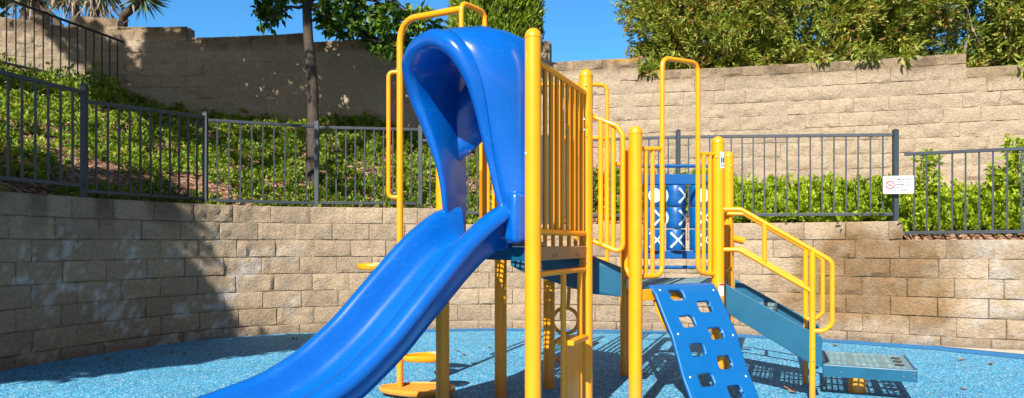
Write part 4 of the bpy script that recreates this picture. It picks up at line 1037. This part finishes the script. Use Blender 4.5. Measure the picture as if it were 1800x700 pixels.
tag(cover('ground_cover', -120, 860, .10, 1.0, 1150, 13, .17, .15, .056, .034, 'leaf_cover', patch, .60), 'patchy leafy ground cover over bark mulch on the slope behind the left fence', kind='stuff')
tag(cover('ground_cover', -120, 215, .78, 1.0, 130, 16, .2, .42, .06, .034, 'leaf_cover', None, .6), 'taller weedy growth at the foot of the shade-darkened fence, upper left', kind='stuff')
tag(cover('ground_cover', 860, 1290, .2, 1.0, 260, 14, .2, .24, .062, .036, 'leaf_cover', None, .5), 'leafy ground cover at the wall foot seen between the playset posts', kind='stuff')
# loose bark chips and twigs on the slope
nchip = 4200; cpts = []
while len(cpts) < nchip:
    p = hill_pt(random.uniform(-120, 1010), random.uniform(.05, .75) ** 1.2); cpts.append((p.x, p.y, p.z + random.uniform(.004, .02)))
ca = RNG.normal(size=(nchip, 3)) * np.array([1, 1, .25])
tag(leaves('bark_chips', np.array(cpts), ca, RNG.uniform(.03, .10, nchip), RNG.uniform(.008, .03, nchip), RNG.uniform(0, 1, nchip), 'chips', fold=.1, nrm=np.array([0, -.3, 1]) + RNG.normal(size=(nchip, 3)) * .4), 'loose brown bark chips and twigs scattered on the slope', kind='stuff')
h2 = thing('hedge', hill_pt(1450, .25), 'low bright green hedge behind the fence left of the no smoking sign', 'hedge', 'hedges behind the right hand fences')
o = cover('foliage', 1275, 1560, .15, .62, 210, 36, .24, .34, .056, .032, 'leaf_hedge', None, .55, 6); o.parent = h2; o.matrix_parent_inverse = Matrix.Translation(h2.location).inverted()
h3_ = thing('hedge', hill_pt(1720, .25), 'low bright green hedge behind the fence right of the no smoking sign', 'hedge', 'hedges behind the right hand fences')
o = cover('foliage', 1604, 1960, .24, .62, 290, 36, .26, .34, .056, .032, 'leaf_hedge', None, .6, 6); o.parent = h3_; o.matrix_parent_inverse = Matrix.Translation(h3_.location).inverted()
def sapling(px, py0, py1, s, label, n=26, spreadpx=16):
    base = W(px, py0, s); root = thing('young_shrub', base, label, 'plant', 'young shrubs in the right hand hedge')
    mb = MB(); B = []
    for _ in range(5):
        top_ = W(px + random.uniform(-spreadpx, spreadpx), py1 + random.uniform(-4, 22), s); Q = limb(mb, base, top_, .008, .003, .12)
        for q in Q[2:]:
            pts, d = blob_points(q, (.07, .07, .06), n // 4, .5); B.append(sprigs(pts, d, 3, .7, .085, .045, .6 + RNG.normal(size=len(pts)) * .15, .15))
    obj('stems', mb, 'palebark', root, 60)
    b = [np.concatenate(x) for x in zip(*B)]; leaves('foliage', *b, 'leaf_hedge', root)
sapling(1625, 400, 268, 142, 'leggy young shrub rising above the hedge just right of the sign')
sapling(1796, 400, 250, 150, 'yellow green young shrub against the wall at the right edge', 30, 22)
sapling(1760, 400, 300, 148, 'reddish tipped young shrub in the hedge near the right edge')

# fallen leaves on the rubber
spots = [(190, 632), (205, 641), (302, 622), (323, 623), (515, 597), (523, 596), (804, 618), (815, 625), (834, 641), (1050, 604), (1020, 612), (1690, 635), (1694, 686), (1393, 692), (1468, 609), (860, 612), (1742, 642), (1388, 687)]
lf0 = None
for i, (px, py) in enumerate(spots):
    x, y = G(px, py)
    if lf0 is None:
        mbf = MB(); rows = []
        for k in range(9):
            u = k / 8; wdt = .018 * math.sin(math.pi * (u * .92 + .06)); zc = .006 + .012 * abs(u - .5) * 2
            rows.append([(-.04 + .08 * u, -wdt, zc + .008), (-.04 + .08 * u, 0, zc), (-.04 + .08 * u, wdt, zc + .009)])
        lf0 = obj('fallen_leaf', mbf.grid(rows), 'litter', None, 180); lf = lf0
    else:
        lf = lf0.copy(); C.objects.link(lf)
    lf.location = (x, y, .0); lf.rotation_euler = (0, 0, random.uniform(0, 6.28)); k = random.uniform(.7, 1.2); lf.scale = (k, k, k)
    tag(lf, 'small dry brown leaf lying on the blue rubber', 'leaf', 'fallen leaves on the rubber')
